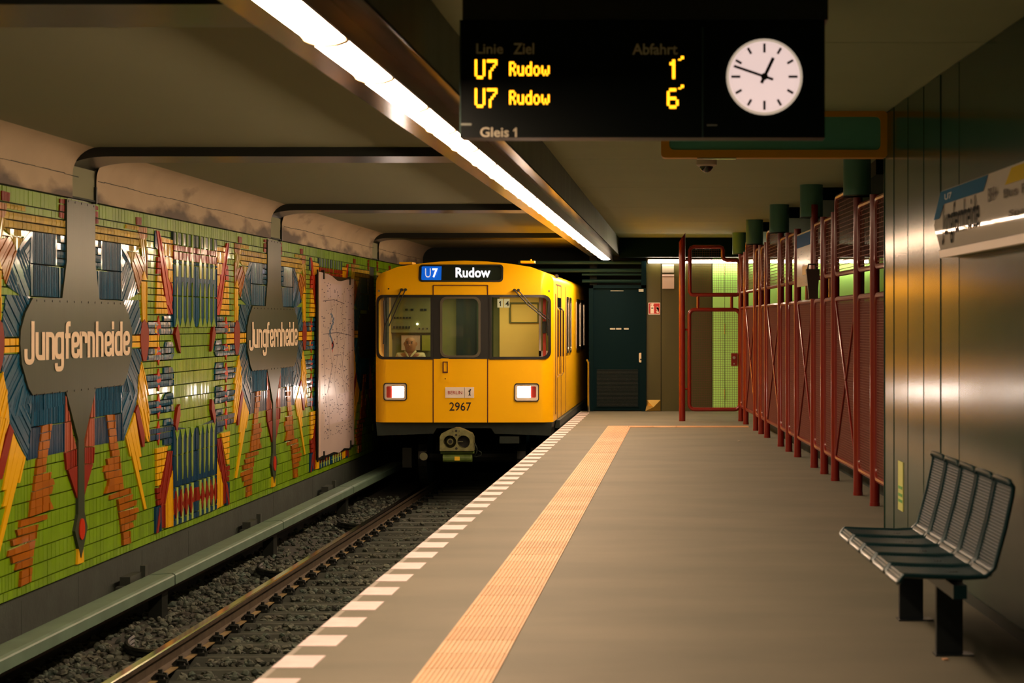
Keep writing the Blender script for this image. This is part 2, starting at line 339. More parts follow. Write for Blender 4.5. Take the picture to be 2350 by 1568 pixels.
 ('darkred',('v', 0.05, None),[(2.93,-1.86),(3.825,-1.8),(3.825,-1.66),(2.93,-1.7)]),
 ('green',('n',),[(3.059,0.7512),(3.08,0.6641),(3.1115,0.7512),(3.1115,0.888),(3.059,0.888)]),
 ('lightgreen',('n',),[(3.0345,0.6019),(3.052,0.4526),(3.108,0.4526),(3.1255,0.6019),(3.08,0.6765)]),
 ('green',('n',),[(3.059,0.06),(3.101,0.06),(3.101,0.33),(3.08,0.41),(3.059,0.33)]),
 ('green',('n',),[(2.99,-0.04),(3.17,-0.04),(3.08,0.085)]),
 ('green',('n',),[(2.995,-1.04),(3.08,-1.17),(3.165,-1.045)]),
 ('lightgreen',('n',),[(3.059,-1.4),(3.087,-1.54),(3.101,-1.45),(3.101,-1.1),(3.059,-1.1)]),
 ('lightgreen',('n',),[(3.045,-1.7),(3.08,-1.765),(3.115,-1.7),(3.115,-1.6),(3.045,-1.6)]),
 ('lightgreen',('n',),[(3.045,-1.965),(3.115,-1.965),(3.115,-1.84),(3.08,-1.79),(3.045,-1.84)]),
 ('darkred',('n',),[(2.98,-1.84),(3.02,-1.9),(3.06,-1.84),(3.06,-1.7),(3.02,-1.63),(2.98,-1.7)]),
 ('green',('n',),[(3.259,0.7512),(3.28,0.6641),(3.3114999999999997,0.7512),(3.3114999999999997,0.888),(3.259,0.888)]),
 ('lightgreen',('n',),[(3.2344999999999997,0.6019),(3.252,0.4526),(3.308,0.4526),(3.3255,0.6019),(3.28,0.6765)]),
 ('green',('n',),[(3.259,0.06),(3.3009999999999997,0.06),(3.3009999999999997,0.33),(3.28,0.41),(3.259,0.33)]),
 ('green',('n',),[(3.19,-0.04),(3.3699999999999997,-0.04),(3.28,0.085)]),
 ('green',('n',),[(3.195,-1.04),(3.28,-1.17),(3.3649999999999998,-1.045)]),
 ('lightgreen',('n',),[(3.259,-1.4),(3.287,-1.54),(3.3009999999999997,-1.45),(3.3009999999999997,-1.1),(3.259,-1.1)]),
 ('lightgreen',('n',),[(3.2449999999999997,-1.7),(3.28,-1.765),(3.315,-1.7),(3.315,-1.6),(3.2449999999999997,-1.6)]),
 ('lightgreen',('n',),[(3.2449999999999997,-1.965),(3.315,-1.965),(3.315,-1.84),(3.28,-1.79),(3.2449999999999997,-1.84)]),
 ('darkred',('n',),[(3.1799999999999997,-1.84),(3.2199999999999998,-1.9),(3.26,-1.84),(3.26,-1.7),(3.2199999999999998,-1.63),(3.1799999999999997,-1.7)]),
 ('green',('n',),[(3.4490000000000003,0.7512),(3.47,0.6641),(3.5015,0.7512),(3.5015,0.888),(3.4490000000000003,0.888)]),
 ('lightgreen',('n',),[(3.4245,0.6019),(3.442,0.4526),(3.498,0.4526),(3.5155000000000003,0.6019),(3.47,0.6765)]),
 ('green',('n',),[(3.4490000000000003,0.06),(3.491,0.06),(3.491,0.33),(3.47,0.41),(3.4490000000000003,0.33)]),
 ('green',('n',),[(3.3800000000000003,-0.04),(3.56,-0.04),(3.47,0.085)]),
 ('green',('n',),[(3.3850000000000002,-1.04),(3.47,-1.17),(3.555,-1.045)]),
 ('lightgreen',('n',),[(3.4490000000000003,-1.4),(3.4770000000000003,-1.54),(3.491,-1.45),(3.491,-1.1),(3.4490000000000003,-1.1)]),
 ('lightgreen',('n',),[(3.435,-1.7),(3.47,-1.765),(3.5050000000000003,-1.7),(3.5050000000000003,-1.6),(3.435,-1.6)]),
 ('lightgreen',('n',),[(3.435,-1.965),(3.5050000000000003,-1.965),(3.5050000000000003,-1.84),(3.47,-1.79),(3.435,-1.84)]),
 ('darkred',('n',),[(3.37,-1.84),(3.41,-1.9),(3.45,-1.84),(3.45,-1.7),(3.41,-1.63),(3.37,-1.7)]),
 ('green',('n',),[(3.6390000000000002,0.7512),(3.66,0.6641),(3.6915,0.7512),(3.6915,0.888),(3.6390000000000002,0.888)]),
 ('lightgreen',('n',),[(3.6145,0.6019),(3.632,0.4526),(3.688,0.4526),(3.7055000000000002,0.6019),(3.66,0.6765)]),
 ('green',('n',),[(3.6390000000000002,0.06),(3.681,0.06),(3.681,0.33),(3.66,0.41),(3.6390000000000002,0.33)]),
 ('green',('n',),[(3.5700000000000003,-0.04),(3.75,-0.04),(3.66,0.085)]),
 ('green',('n',),[(3.575,-1.04),(3.66,-1.17),(3.745,-1.045)]),
 ('lightgreen',('n',),[(3.6390000000000002,-1.4),(3.6670000000000003,-1.54),(3.681,-1.45),(3.681,-1.1),(3.6390000000000002,-1.1)]),
 ('lightgreen',('n',),[(3.625,-1.7),(3.66,-1.765),(3.6950000000000003,-1.7),(3.6950000000000003,-1.6),(3.625,-1.6)]),
 ('lightgreen',('n',),[(3.625,-1.965),(3.6950000000000003,-1.965),(3.6950000000000003,-1.84),(3.66,-1.79),(3.625,-1.84)]),
 ('darkred',('n',),[(3.56,-1.84),(3.6,-1.9),(3.64,-1.84),(3.64,-1.7),(3.6,-1.63),(3.56,-1.7)]),
]
# ---------------------------------------------------------------- left wall with ceramic relief mosaic
XW = -5.0; C0 = 16.34; PER = 7.65; HALF = PER/2; PP = .0622
VT, VB = 1.012, -2.045
def kz(n): return .888-n*PP
PLH = [(0, .996), (.38, .996), (.385, .50), (.50, .20), (1.206, .195), (1.385, .075), (1.485, -.05), (1.50, -.15), (1.46, -.31), (1.31, -.49), (1.215, -.545), (.405, -.548), (.08, -.955), (.085, -1.56), (.17, -1.69), (.07, -1.835), (0, -1.925)]
PLATE = PLH+[(-a, b) for a, b in PLH[-2:0:-1]]
def pip(p, poly):
    x, y = p; c = False; n = len(poly)
    for i in range(n):
        x1, y1 = poly[i]; x2, y2 = poly[(i+1) % n]
        if (y1 > y) != (y2 > y) and x < (x2-x1)*(y-y1)/(y2-y1)+x1: c = not c
    return c
def clip(sub, cl):
    out = sub
    for i in range(len(cl)):
        a, b = cl[i], cl[(i+1) % len(cl)]; src = out; out = []
        if not src: return []
        f = lambda p: (b[0]-a[0])*(p[1]-a[1])-(b[1]-a[1])*(p[0]-a[0])
        for j in range(len(src)):
            p, q = src[j-1], src[j]; fp, fq = f(p), f(q)
            if fp >= 0 and fq >= 0: out.append(q)
            elif fp >= 0 > fq or fq >= 0 > fp:
                t = fp/(fp-fq); c = (p[0]+t*(q[0]-p[0]), p[1]+t*(q[1]-p[1])); out.append(c)
                if fq >= 0: out.append(q)
    return out
def area(p): return .5*sum(p[i][0]*p[(i+1) % len(p)][1]-p[(i+1) % len(p)][0]*p[i][1] for i in range(len(p)))
def clean(p):
    q = [a for i, a in enumerate(p) if math.dist(a, p[i-1]) > .004]
    return q if len(q) > 2 else []
def inset(p, gx, gy):
    cx = sum(a[0] for a in p)/len(p); cy = sum(a[1] for a in p)/len(p)
    w = max(a[0] for a in p)-min(a[0] for a in p); h = max(a[1] for a in p)-min(a[1] for a in p)
    kx = max(.55, 1-2*gx/max(w, .01)); ky = max(.55, 1-2*gy/max(h, .01))
    return [(cx+(a-cx)*kx, cy+(b-cy)*ky) for a, b in p]
def cells(poly, pat):
    if pat[0] == 'v' and pat[1] == .16:
        cy = sum(b for a, b in poly)/len(poly); poly = [(a, cy+(b-cy)*1.22) for a, b in poly]
    if pat[0] == 'n': return [inset(poly, .002, .002)]
    w = pat[1]; xs = [a for a, b in poly]; ys = [b for a, b in poly]; out = []
    if pat[0] == 'v':
        i0 = math.floor(min(xs)/w); i1 = math.ceil(max(xs)/w)
        if pat[2]:
            h = pat[2]*PP; r0 = math.floor((.888-max(ys))/h); r1 = math.ceil((.888-min(ys))/h); rows = [(.888-(r+1)*h, .888-r*h) for r in range(r0, r1)]
        else: rows = [(min(ys)-.01, max(ys)+.01)]
        for i in range(i0, i1):
            for a, b in rows:
                c = clean(clip([(i*w, a), ((i+1)*w, a), ((i+1)*w, b), (i*w, b)], poly))
                if c and area(c) > 2e-4: out.append(inset(c, .0035 if w > .06 else .0045, .0055 if pat[2] else .003))
    else:
        t = math.radians(pat[2]); d = (math.cos(t), math.sin(t)); n = (-d[1], d[0])
        pr = [a*n[0]+b*n[1] for a, b in poly]; i0 = math.floor(min(pr)/w); i1 = math.ceil(max(pr)/w)
        for i in range(i0, i1):
            q = [(n[0]*u+d[0]*l, n[1]*u+d[1]*l) for u, l in ((i*w+.003, -9), (i*w+.003, 9), ((i+1)*w-.003, 9), ((i+1)*w-.003, -9))]
            if area(q) < 0: q = q[::-1]
            c = clean(clip(q, poly))
            if c and area(c) > 1.5e-4: out.append(c)
    return out
def half_pattern():
    base = []
    def grid(s0, s1, w, rows):
        i = 0; s = s0
        while s < s1-1e-4:
            e = min(s+w, s1)
            for a, b in rows:
                base.append(('green', [(s+.0035, b+.005), (e-.0035, b+.005), (e-.0035, a-.005), (s+.0035, a-.005)], 0))
            s = e
    top = [(VT, kz(0))]
    m1 = [(kz(i), kz(i+1)) for i in range(0, 30)]
    m2 = [(kz(i), kz(i+2)) for i in range(30, 46, 2)]
    bot = [(kz(46), VB)]
    grid(0, 1.9, .096, top); grid(1.9, 2.1, .04, top); grid(2.1, HALF, .1, top)
    grid(0, 2.93, .1, m1)
    c2 = [(kz(i), kz(i+2)) for i in range(0, 30, 2)]
    grid(2.93, HALF, .055, c2)
    grid(0, 1.2, .1, m2); grid(1.2, 2.6, .07, m2); grid(2.6, HALF, .06, m2)
    grid(0, HALF, .1, bot)
    over = []
    for n, (c, pat, poly) in enumerate(REG):
        for q in cells(poly, pat):
            q = [(min(max(a, .001), HALF), b) for a, b in q]
            over.append((c, q, 1+n*.02))
    out = []
    polys = [p for c, t, p in REG]
    def covered(q, frm):
        return any(all(inhull(v, p) for v in q) for p in polys[frm:])
    def inhull(v, p):
        return all((p[(i+1) % len(p)][0]-p[i][0])*(v[1]-p[i][1])-(p[(i+1) % len(p)][1]-p[i][1])*(v[0]-p[i][0]) > -1e-4 for i in range(len(p)))
    for c, q, l in base:
        if all(pip(v, PLATE) for v in q): continue
        if covered(q, 0): continue
        out.append((c, q, l))
    for c, q, l in over:
        if all(pip(v, PLATE) for v in q): continue
        if covered(q, int(round((l-1)/.02))+1): continue
        out.append((c, q, l))
    return out
HP = half_pattern()
wall_left = MB()
wall_left.box(XW-.3, XW-.02, -6, 38, H+VB-.9, H+1.5, M_grout)
wall_left.box(XW-.02, XW+.02, -6, 38, -1.4, H+VB-.012, M_concrete)
for D in [9.3, 11.2, 13.0, 14.9, 16.3, 18.2, 19.9, 22.1, 24.0, 26.5, 29]:
    wall_left.box(XW+.015, XW+.0215, D, D+.012, -1.4, H+VB-.03, M_grout)
wl = wall_left.build('wall_left'); tag(wl, kind='structure')
tiles = []
R2 = random.Random(3)
for n in range(-1, 3):
    C = C0+n*PER
    for sg in (1, -1):
        for c, q, l in HP:
            p = [(C+sg*a, b) for a, b in q]
            if sg < 0: p = p[::-1]
            cx = sum(a for a, b in p)/len(p)
            if cx < 10.35 or cx > 36.8: continue
            if c == 'blue' and R2.random() < .0: continue
            hgt = (.010 if l == 0 else .014+.0075*(l-1)+(.005 if len(q) != 4 or area(q) < .004 else 0)+(.004 if c == 'darkred' and abs(cx-C) > 2.9 else 0))+R2.uniform(-.0008, .0008)
            ext = max(a for a, b in p)-min(a for a, b in p); tilt = R2.uniform(-.05, .05)*min(1, .06/max(ext, .01))
            ymid = cx
            top = [(XW+hgt+(a-ymid)*tilt, a, H+b) for a, b in p]
            bot = [(XW-.02, a, H+b) for a, b in p]
            k = len(p)
            ext = max(a for a, b in p)-min(a for a, b in p)
            if k == 4 and c in ('blue', 'gold') and l > 0 and ext < .3:
                e = sorted(range(4), key=lambda i: math.dist(p[i], p[(i+1) % 4]))[0]
                q = [top[(e+i) % 4] for i in range(4)]; bq = [bot[(e+i) % 4] for i in range(4)]
                m0 = [(a+b_)/2 for a, b_ in zip(q[0], q[1])]; m1 = [(a+b_)/2 for a, b_ in zip(q[2], q[3])]
                m0[0] += .0035; m1[0] += .0035
                vs = q+bq+[tuple(m0), tuple(m1)]
                fs = [(0, 8, 9, 3), (8, 1, 2, 9), (0, 1, 8), (2, 3, 9), (0, 4, 5, 1), (1, 5, 6, 2), (2, 6, 7, 3), (3, 7, 4, 0)]
                big = abs(area(p))/(cx**3) if cx > 14.4 else 0
                tiles.append((big, c, vs, fs)); continue
            vs = top+bot; fs = [tuple(range(k))]+[(i, i+k, (i+1) % k+k, (i+1) % k) for i in range(k)]
            big = 0
            if cx > 14.4: big = abs(area(p))/(cx**3)
            tiles.append((big, c, vs, fs))
tiles.sort(key=lambda t: -t[0])
for big, c, vs, fs in tiles[:295]:
    me = bpy.data.meshes.new('tile'); me.from_pydata(vs, [], fs); me.materials.append(T[c]); link('tile', me, wl)
mb = MB()
for big, c, vs, fs in tiles[295:]: mb.add(vs, fs, T[c])
tag(mb.build('small_tiles', parent=wl, fix=False), kind='stuff')
# ------------------------------------------------ station name plates
GL = [('J', 44.4, 68), ('u', 70, 91.9), ('n', 93, 114), ('g', 115, 136), ('f', 137.8, 150.8), ('e', 152.4, 171.5), ('r', 172.6, 189), ('n', 190.3, 207.5),
      ('h', 209, 227), ('e', 228.6, 246), ('i', 246.7, 252), ('d', 253, 271), ('e', 272, 288)]
def rounded(path, r, closed=False):
    out = []; N = len(path)
    for i, p in enumerate(path):
        if not closed and (i == 0 or i == N-1): out.append(p); continue
        a = Vector(path[i-1]); b = Vector(path[(i+1) % N]); q = Vector(p)
        da = (a-q); db = (b-q); R = min(r, da.length*.49, db.length*.49); s = q+da.normalized()*R; e = q+db.normalized()*R
        for k in range(5):
            t = k/4; out.append(tuple((1-t)**2*s+2*t*(1-t)*q+t*t*e))
    return out
NRIB = [0]
def ribbon(mb, path, t, f, closed=False, m=None):
    NRIB[0] = (NRIB[0]+1) % 6; off_ = NRIB[0]*.001
    N = len(path); L = []; Rr = []
    for i in range(N):
        a = Vector(path[i-1]) if (i or closed) else Vector(path[i]); b = Vector(path[(i+1) % N]) if (i < N-1 or closed) else Vector(path[i])
        d = (b-a).normalized(); n = Vector((-d.y, d.x)); q = Vector(path[i])
        if (i or closed) and (i < N-1 or closed):
            d1 = (q-a).normalized(); c = max(.5, abs(d1.dot(d))); k = 1/c
        else: k = 1
        L.append(q+n*t/2*k); Rr.append(q-n*t/2*k)
    for i in range(N if closed else N-1):
        j = (i+1) % N; o_ = off_+.0001*(i % 9)
        mb.add([(a+o_, b, c) for a, b, c in (f(*L[i]), f(*L[j]), f(*Rr[j]), f(*Rr[i]))], [(0, 1, 2, 3)], m)
def glyph(mb, ch, w, xh, asc, desc, t, f):
    h = t/2; r = t*1.1
    def P(*pts, rad=None, closed=False): ribbon(mb, rounded(list(pts), r if rad is None else rad, closed), t, f, closed)
    if ch == 'J': P((h, .42*xh), (h, h-.03), (w-h, h-.03), (w-h, asc), rad=w*.4)
    if ch == 'u': P((h, xh), (h, h), (w-h, h), rad=w*.35); P((w-h, 0), (w-h, xh))
    if ch == 'n': P((h, xh-h), (w-h, xh-h), (w-h, 0), rad=w*.35); P((h, 0), (h, xh))
    if ch == 'g': P((h, h), (w-h, h), (w-h, xh-h), (h, xh-h), closed=True); P((w-h, xh), (w-h, -desc+h), (h, -desc+h), (h, -desc*.3), rad=w*.3)
    if ch == 'f': P((w*.42, 0), (w*.42, asc-h), (w, asc-h)); P((0, xh-h*1.6), (w, xh-h*1.6))
    if ch == 'e': P((w-h, .34*xh), (w-h, h), (h, h), (h, xh-h), (w-h, xh-h), (w-h, .5*xh), (h, .5*xh), rad=r)
    if ch == 'r': P((h, xh-h), (w-h, xh-h), (w-h, .56*xh), rad=w*.3); P((h, 0), (h, xh))
    if ch == 'h': P((h, xh-h), (w-h, xh-h), (w-h, 0), rad=w*.35); P((h, 0), (h, asc))
    if ch == 'i': P((w/2, 0), (w/2, xh)); P((w/2, xh+t*.4), (w/2, asc))
    if ch == 'd': P((h, h), (w-h, h), (w-h, xh-h), (h, xh-h), closed=True); P((w-h, 0), (w-h, asc))
for n, lab in ((-1, 'steel station name plate on the mosaic wall nearest the viewer'), (0, 'large steel name plate reading Jungfernheide on the mosaic wall, nearer one'), (1, 'steel name plate reading Jungfernheide farther along the wall, beside the network map'), (2, 'steel name plate on the wall beside the train')):
    if n == -1: continue
    C = C0+n*PER
    if n == 2: continue
    t = thing('station_name_plate', lab, 'sign', (XW, C, H))
    mb = MB(); mb.prism([(a, b) for a, b in PLATE], YZ, 0, .034)
    mb.build('plate', M_steel, t)
    ib = MB()
    for y0, z0, z1 in ((.0, 0, 0),):
        for k in range(13):
            for zz in (.185, -.535):
                ib.tube([(.034, -1.12+k*.187, zz-.012), (.0375, -1.12+k*.187, zz-.012)], .009, 6)
        for k in range(5): ib.tube([(.034, -.34+k*.17, .98), (.0375, -.34+k*.17, .98)], .009, 6)
    ib.build('rivets', M_black, t)
    lb = MB()
    for ch, a, b in GL:
        s0 = 22850/(1576-a)-C0; s1 = 22850/(1576-b)-C0; q = 1.8
        glyph(lb, ch, (s1-s0)/q, .2165, .300, .097, .040, lambda u, v: (.0365, s0+u*q, -.285+v))
    lb.build('lettering', M_cream, t)
    jb = MB(); jb.prism([(.072*math.cos(k*math.pi/8), -1.69+.088*math.sin(k*math.pi/8)) for k in range(16)], YZ, .034, .043, MATS['tile_red']); jb.build('red_jewel', None, t)
    kb = MB(); kb.prism([(-.09, -1.97), (.09, -1.97), (.06, -1.84), (0, -1.95), (-.06, -1.84)], YZ, .0, .03); kb.build('yellow_foot', T['yellow'], t)
# ------------------------------------------------ ceiling over the track, with cove, and steel ribs
ceil = MB(); R_ = .22; ZC = H+1.42; XC = XW+.05
def prof(off, xr, rad=R_, z0=H+1.012):
    p = [(XC-off*.0, z0), (XC, ZC-rad)]
    for k in range(1, 9):
        a = math.pi-k*math.pi/16; p.append((XC+rad+rad*math.cos(a), ZC-rad+rad*math.sin(a)))
    p.append((xr, ZC)); return p
def strip(mb, pr, y0, y1, m, thick=.0):
    vs = [(x, y0, z) for x, z in pr]+[(x, y1, z) for x, z in pr]; n = len(pr)
    mb.add(vs, [(i, i+1, n+i+1, n+i) for i in range(n-1) if i < 8], m)
    mb.add(vs, [(i, i+1, n+i+1, n+i) for i in range(n-1) if i >= 8], M_ceil)
ribs = [(16.05+7.65*k, 16.70+7.65*k) for k in range(-3, 3)]
M_cove = mat('cove_plaster_lit', (.42, .34, .22), .8, var=.05, scale=2)  # direct lamp light put into the colour, brighter than the flat ceiling
# soot stains and the plaster joint on the cove
def cove_mat():
    m = M_cove; nt = m.node_tree; b = nt.nodes['Principled BSDF']
    tc = nt.nodes.new('ShaderNodeTexCoord'); sp = nt.nodes.new('ShaderNodeSeparateXYZ'); nt.links.new(tc.outputs['Object'], sp.inputs[0])
    n = nt.nodes.new('ShaderNodeTexNoise'); n.inputs['Scale'].default_value = 4; n.inputs['Detail'].default_value = 8
    mp = nt.nodes.new('ShaderNodeMapping'); mp.inputs['Scale'].default_value = (1, .3, 1); nt.links.new(tc.outputs['Object'], mp.inputs[0]); nt.links.new(mp.outputs[0], n.inputs['Vector'])
    zr = nt.nodes.new('ShaderNodeMapRange'); zr.inputs['From Min'].default_value = H+1.0; zr.inputs['From Max'].default_value = H+1.22
    zr.inputs['To Min'].default_value = .24; zr.inputs['To Max'].default_value = -.06
    nt.links.new(sp.outputs['Z'], zr.inputs['Value'])
    ad = nt.nodes.new('ShaderNodeMath'); ad.operation = 'ADD'; nt.links.new(n.outputs['Fac'], ad.inputs[0]); nt.links.new(zr.outputs[0], ad.inputs[1])
    rp = nt.nodes.new('ShaderNodeValToRGB'); rp.color_ramp.elements[0].position = .56; rp.color_ramp.elements[1].position = .74
    nt.links.new(ad.outputs[0], rp.inputs[0])
    mx = nt.nodes.new('ShaderNodeMixRGB'); mx.inputs[2].default_value = (.12, .10, .08, 1); nt.links.new(rp.outputs[0], mx.inputs[0])
    old = b.inputs['Base Color'].links[0].from_socket; nt.links.new(old, mx.inputs[1]); nt.links.new(mx.outputs[0], b.inputs['Base Color'])
cove_mat()
edges = [-6]+[e for r in ribs for e in r]+[37.4]
p = prof(0, -1.62)
for i in range(0, len(edges), 2): strip(ceil, p, edges[i], edges[i+1], M_cove)
# solid backing above
ceil.box(XW-.3, -1.2, -6, 37.4, ZC+.03, ZC+.4, M_ceil)
ceil.box(XW-.3, XC-.02, -6, 37.4, H+1.03, ZC+.1, M_ceil)
cl = ceil.build('ceiling', smooth=True, fix=False); tag(cl, kind='structure')
jb = MB(); R3 = random.Random(5)
y = 9.
while y < 37:
    if not any(a-.02 < y < b+.02 for a, b in ribs):
        z = H+1.19+.004*math.sin(y*3)+R3.uniform(-.002, .002); jb.box(XC-.002, XC+.0015, y, y+.19, z, z+.004+R3.random()*.003)
    y += .18
jb.build('plaster_crack', M_grout, cl)
for k, (a, b) in enumerate(ribs):
    mb = MB()
    xi, zi, rad, rb2 = XW+.012, H+1.345, .34, .10
    inner = [(xi, H+1.005), (xi, zi-rb2)]+[(xi+rad+rad*math.cos(math.pi-j*math.pi/16), zi-rb2+rb2*math.sin(math.pi-j*math.pi/16)) for j in range(1, 9)]+[(-1.62, zi)]
    outer = [(XW-.05, H+1.005), (XW-.05, ZC+.02)]+[(XW-.03+j*.03, ZC+.02) for j in range(1, 9)]+[(-1.62, ZC+.02)]
    n = len(inner); vs = [(x, y, z) for y in (a, b) for x, z in inner]+[(x, y, z) for y in (a, b) for x, z in outer]
    mb.add(vs, [(i, i+1, n+i+1, n+i) for i in range(n-1)], M_rib)
    mb.add(vs, [(i, i+1, 2*n+i+1, 2*n+i) for i in range(n-1)]+[(n+i, n+i+1, 3*n+i+1, 3*n+i) for i in range(n-1)], M_black)
    o = mb.build('trim_%d' % (k+1), smooth=True); tag(o, kind='structure')
    fb = MB(); fb.box(XW-.02, XC+.004, b-.012, b+.012, H+1.0, ZC-.28, M_black); fb.build('shadow_gap_strip', M_black, o)
# dark gap strip over mosaic
gb = MB(); gb.box(XW-.02, XC-.005, -6, 37.4, H+1.012, H+1.028); gb.build('ledge_strip', M_grout, cl)
# ceiling over the platform, boards with open joints
rb = MB(); rb.box(-1.19, 4.3, -6, 39, H+1.53, H+1.9); rt = rb.build('board_carrier', M_grout, cl)
js = [18.2+3.78*k for k in range(-7, 6)]
for i in range(len(js)-1):
    a, b = js[i], min(js[i+1], 37.5)
    if b-a < .1: continue
    mb = MB(); mb.box(-1.19, 4.3, a+.006, b-.006, H+1.50, H+1.53); mb.build('ceiling_board', M_ceilR, cl)
# ------------------------------------------------ light beam
bb = MB()
bb.box(-1.195, -1.188, -6, 35.4, H+1.19, H+1.50, M_beam)
bb.box(-1.72, -1.195, -6, 35.4, H+1.20, H+1.62, M_beam)
bb.box(-1.335, -1.188, -6, 35.4, H+1.186, H+1.20, M_beamb)
bb.box(-1.72, -1.535, -6, 35.4, H+1.186, H+1.20, M_beamb)
bb.box(-1.535, -1.335, -6, 35.4, H+1.19, H+1.2, M_black)
o = bb.build('trim_7'); tag(o, kind='structure')
lamp = thing('ceiling_lamp_row', 'continuous row of glowing fluorescent lamps under the beam along the platform edge', 'lamp', (0, 0, 0))
hb = MB(); hb.box(-1.319, -1.308, 5.35, 35.35, H+1.10, H+1.19, mat('flange_grey', (.10, .075, .055), .35, .5)); hb.box(-1.50, -1.33, 5.35, 35.35, H+1.165, H+1.19, M_white)
hb.box(-1.535, -1.515, 5.35, 35.35, H+1.15, H+1.19, M_chrome); hb.build('housing', None, lamp)
cl2 = MB()
for k in range(150): cl2.box(-1.345, -1.335, 7+.19*k, 7.045+.19*k, H+1.17, H+1.186)
cl2.build('clips', M_chrome, lamp)
y = 7.79-1.22*2
while y < 34:
    pr = [(-1.325, 1.155), (-1.322, 1.125), (-1.335, 1.108), (-1.37, 1.098), (-1.415, 1.095), (-1.45, 1.098), (-1.485, 1.108), (-1.50, 1.125), (-1.497, 1.155)]
    mb = MB(); mb.prism(pr, lambda a, b, d: (a, d, H+b), y+.036, y+1.184); mb.build('diffuser', M_lens, lamp)
    eb = MB(); pr2 = [(-1.41+(a+1.41)*1.05, 1.13+(b-1.13)*1.35) for a, b in pr]
    eb.prism(pr2, lambda a, b, d: (a, d, H+b), y-.035, y+.035); eb.build('end_cap', mat('end_cap', (.7, .5, .3), .5, emit=.0), lamp)
    y += 1.22
# ------------------------------------------------ platform
EX = -1.883
fl = MB()
fl.box(EX+.03, 4.3, -6, 35.4, -.16, 0, M_asph)
fl.box(EX, EX+.03, -6, 35.4, -.14, -.001, M_edge)
fl.box(EX+.35, 4.3, -6, 35.4, -1.4, -.16, M_concrete)
o = fl.build('floor'); tag(o, kind='structure'); floor = o
me = None
for k in range(-3, 43):
    y0 = 9.005+.603*k
    if y0 > 34.8: break
    if me is None:
        mb = MB(); mb.box(EX+.004, -1.692, 0, .33, 0, .0025); q = mb.build('edge_marking', M_white, floor); me = q.data
    else: q = link('edge_marking', me, floor)
    q.location = (0, y0, 0)
# tactile tiles with ridges
mb = MB(); w = .3475; L = .395
mb.box(0, w, 0, L, 0, .006)
for k in range(15):
    x = .017+k*.0224; mb.add([(x-.0065, .01, .006), (x+.0065, .01, .006), (x+.003, .01, .0095), (x-.003, .01, .0095), (x-.0065, L-.01, .006), (x+.0065, L-.01, .006), (x+.003, L-.01, .0095), (x-.003, L-.01, .0095)], [(0, 1, 2, 3), (1, 5, 6, 2), (2, 6, 7, 3), (3, 7, 4, 0), (4, 7, 6, 5)])
q = mb.build('tactile_tile', M_tact, floor); me = q.data; q.location = (-1.189, 29.75, 0)
tones = [me]
for tn, c in enumerate(((.48, .285, .13), (.45, .26, .115), (.50, .32, .16))):
    m2 = me.copy(); m2.materials.clear(); m2.materials.append(mat('tactile_tone_%d' % tn, c, .6, var=.06, scale=6)); tones.append(m2)
y = 29.75-.40
while y > 4:
    q = link('tactile_tile', R3.choice(tones), floor); q.location = (-1.189, y, 0); y -= .40
for k in range(5):
    q = link('tactile_tile', R3.choice(tones), floor); q.location = (-.838+.354*k+.35, 29.75, 0); q.rotation_euler = (0, 0, math.pi/2); q.location = (-.838+.354*k+.352, 29.78, 0)
# ------------------------------------------------ right steel wall
def XR(D): return 1.42-.052*(D-14)
dr = Vector((-.052, 1, 0)).normalized(); nr = Vector((-1, -.052, 0)).normalized()
wr = MB(); n = [(XR(-6)+.02, -6), (XR(14.2)+.02, 14.2), (XR(14.2)+.4, 14.2), (XR(-6)+.4, -6)]
wr.prism(n, XY, 0, H+1.5); wro = wr.build('wall_right', M_grout); tag(wro, kind='structure')
D = 14.2; nxt = 13.77
while D > 4.5:
    a, b = nxt+.006, D-.004
    mb = MB(); pl = [(XR(a), a), (XR(b), b), (XR(b)+.022, b), (XR(a)+.022, a)]; cpx, cpy = XR((a+b)/2), (a+b)/2
    mb.prism([(q0-cpx, q1-cpy) for q0, q1 in pl], XY, .0, H+1.495) ; wp = mb.build('wall_panel', M_wallsteel, wro); wp.location = (cpx, cpy, 0); wp.rotation_euler = (0, 0, R3.uniform(-.009, .009)); D = nxt; nxt -= .6
bmx = MB(); a, b = 4.2, 14.2
bmx.prism([(XR(a)-.006, a), (XR(b)-.006, b), (XR(b)+.002, b), (XR(a)+.002, a)], XY, 0, .06); bs = bmx.build('baseboard_right', M_grout); tag(bs, kind='structure')
# casing edge at the wall end
eb = MB(); eb.box(XR(14.2)-.004, XR(14.2)+.42, 14.2, 14.215, 0, H+1.18); eb.build('end_sheet', M_wallsteel, wro)
# ---------------------------------------------------------------- track
ZR = -.93                                   # rail top
bed = MB(); bed.box(XW, EX+.40, -6, 45, -1.6, -1.20); o = bed.build('ground', M_bed); tag(o, kind='structure')
track = thing('railway_track', 'track of steel rails on sleepers in dark ballast, running under the train', 'track', (-3.268, 0, ZR))
def railmesh(x):
    mb = MB(); z = 0
    head = [(x-.036, z-.012), (x-.030, z), (x+.030, z), (x+.036, z-.012), (x+.034, z-.045), (x-.034, z-.045)]
    mb.prism(head[1:3]+[(x+.036, z-.010), (x-.036, z-.010)], XZ, -6, 40, M_railtop)
    mb.prism([(x-.036, z-.010), (x+.036, z-.010), (x+.033, z-.045), (x+.010, z-.06), (x+.010, z-.135), (x+.068, z-.152), (x+.068, z-.165), (x-.068, z-.165), (x-.068, z-.152), (x-.010, z-.135), (x-.010, z-.06), (x-.033, z-.045)][::-1], XZ, -6, 40, M_rail)
    mb.box(x+.012, x+.115, -6, 40, z-.158, z-.150, M_foot)
    return mb.build('rail', None, track)
railmesh(-.7525); railmesh(.7525)
sm = cm = None
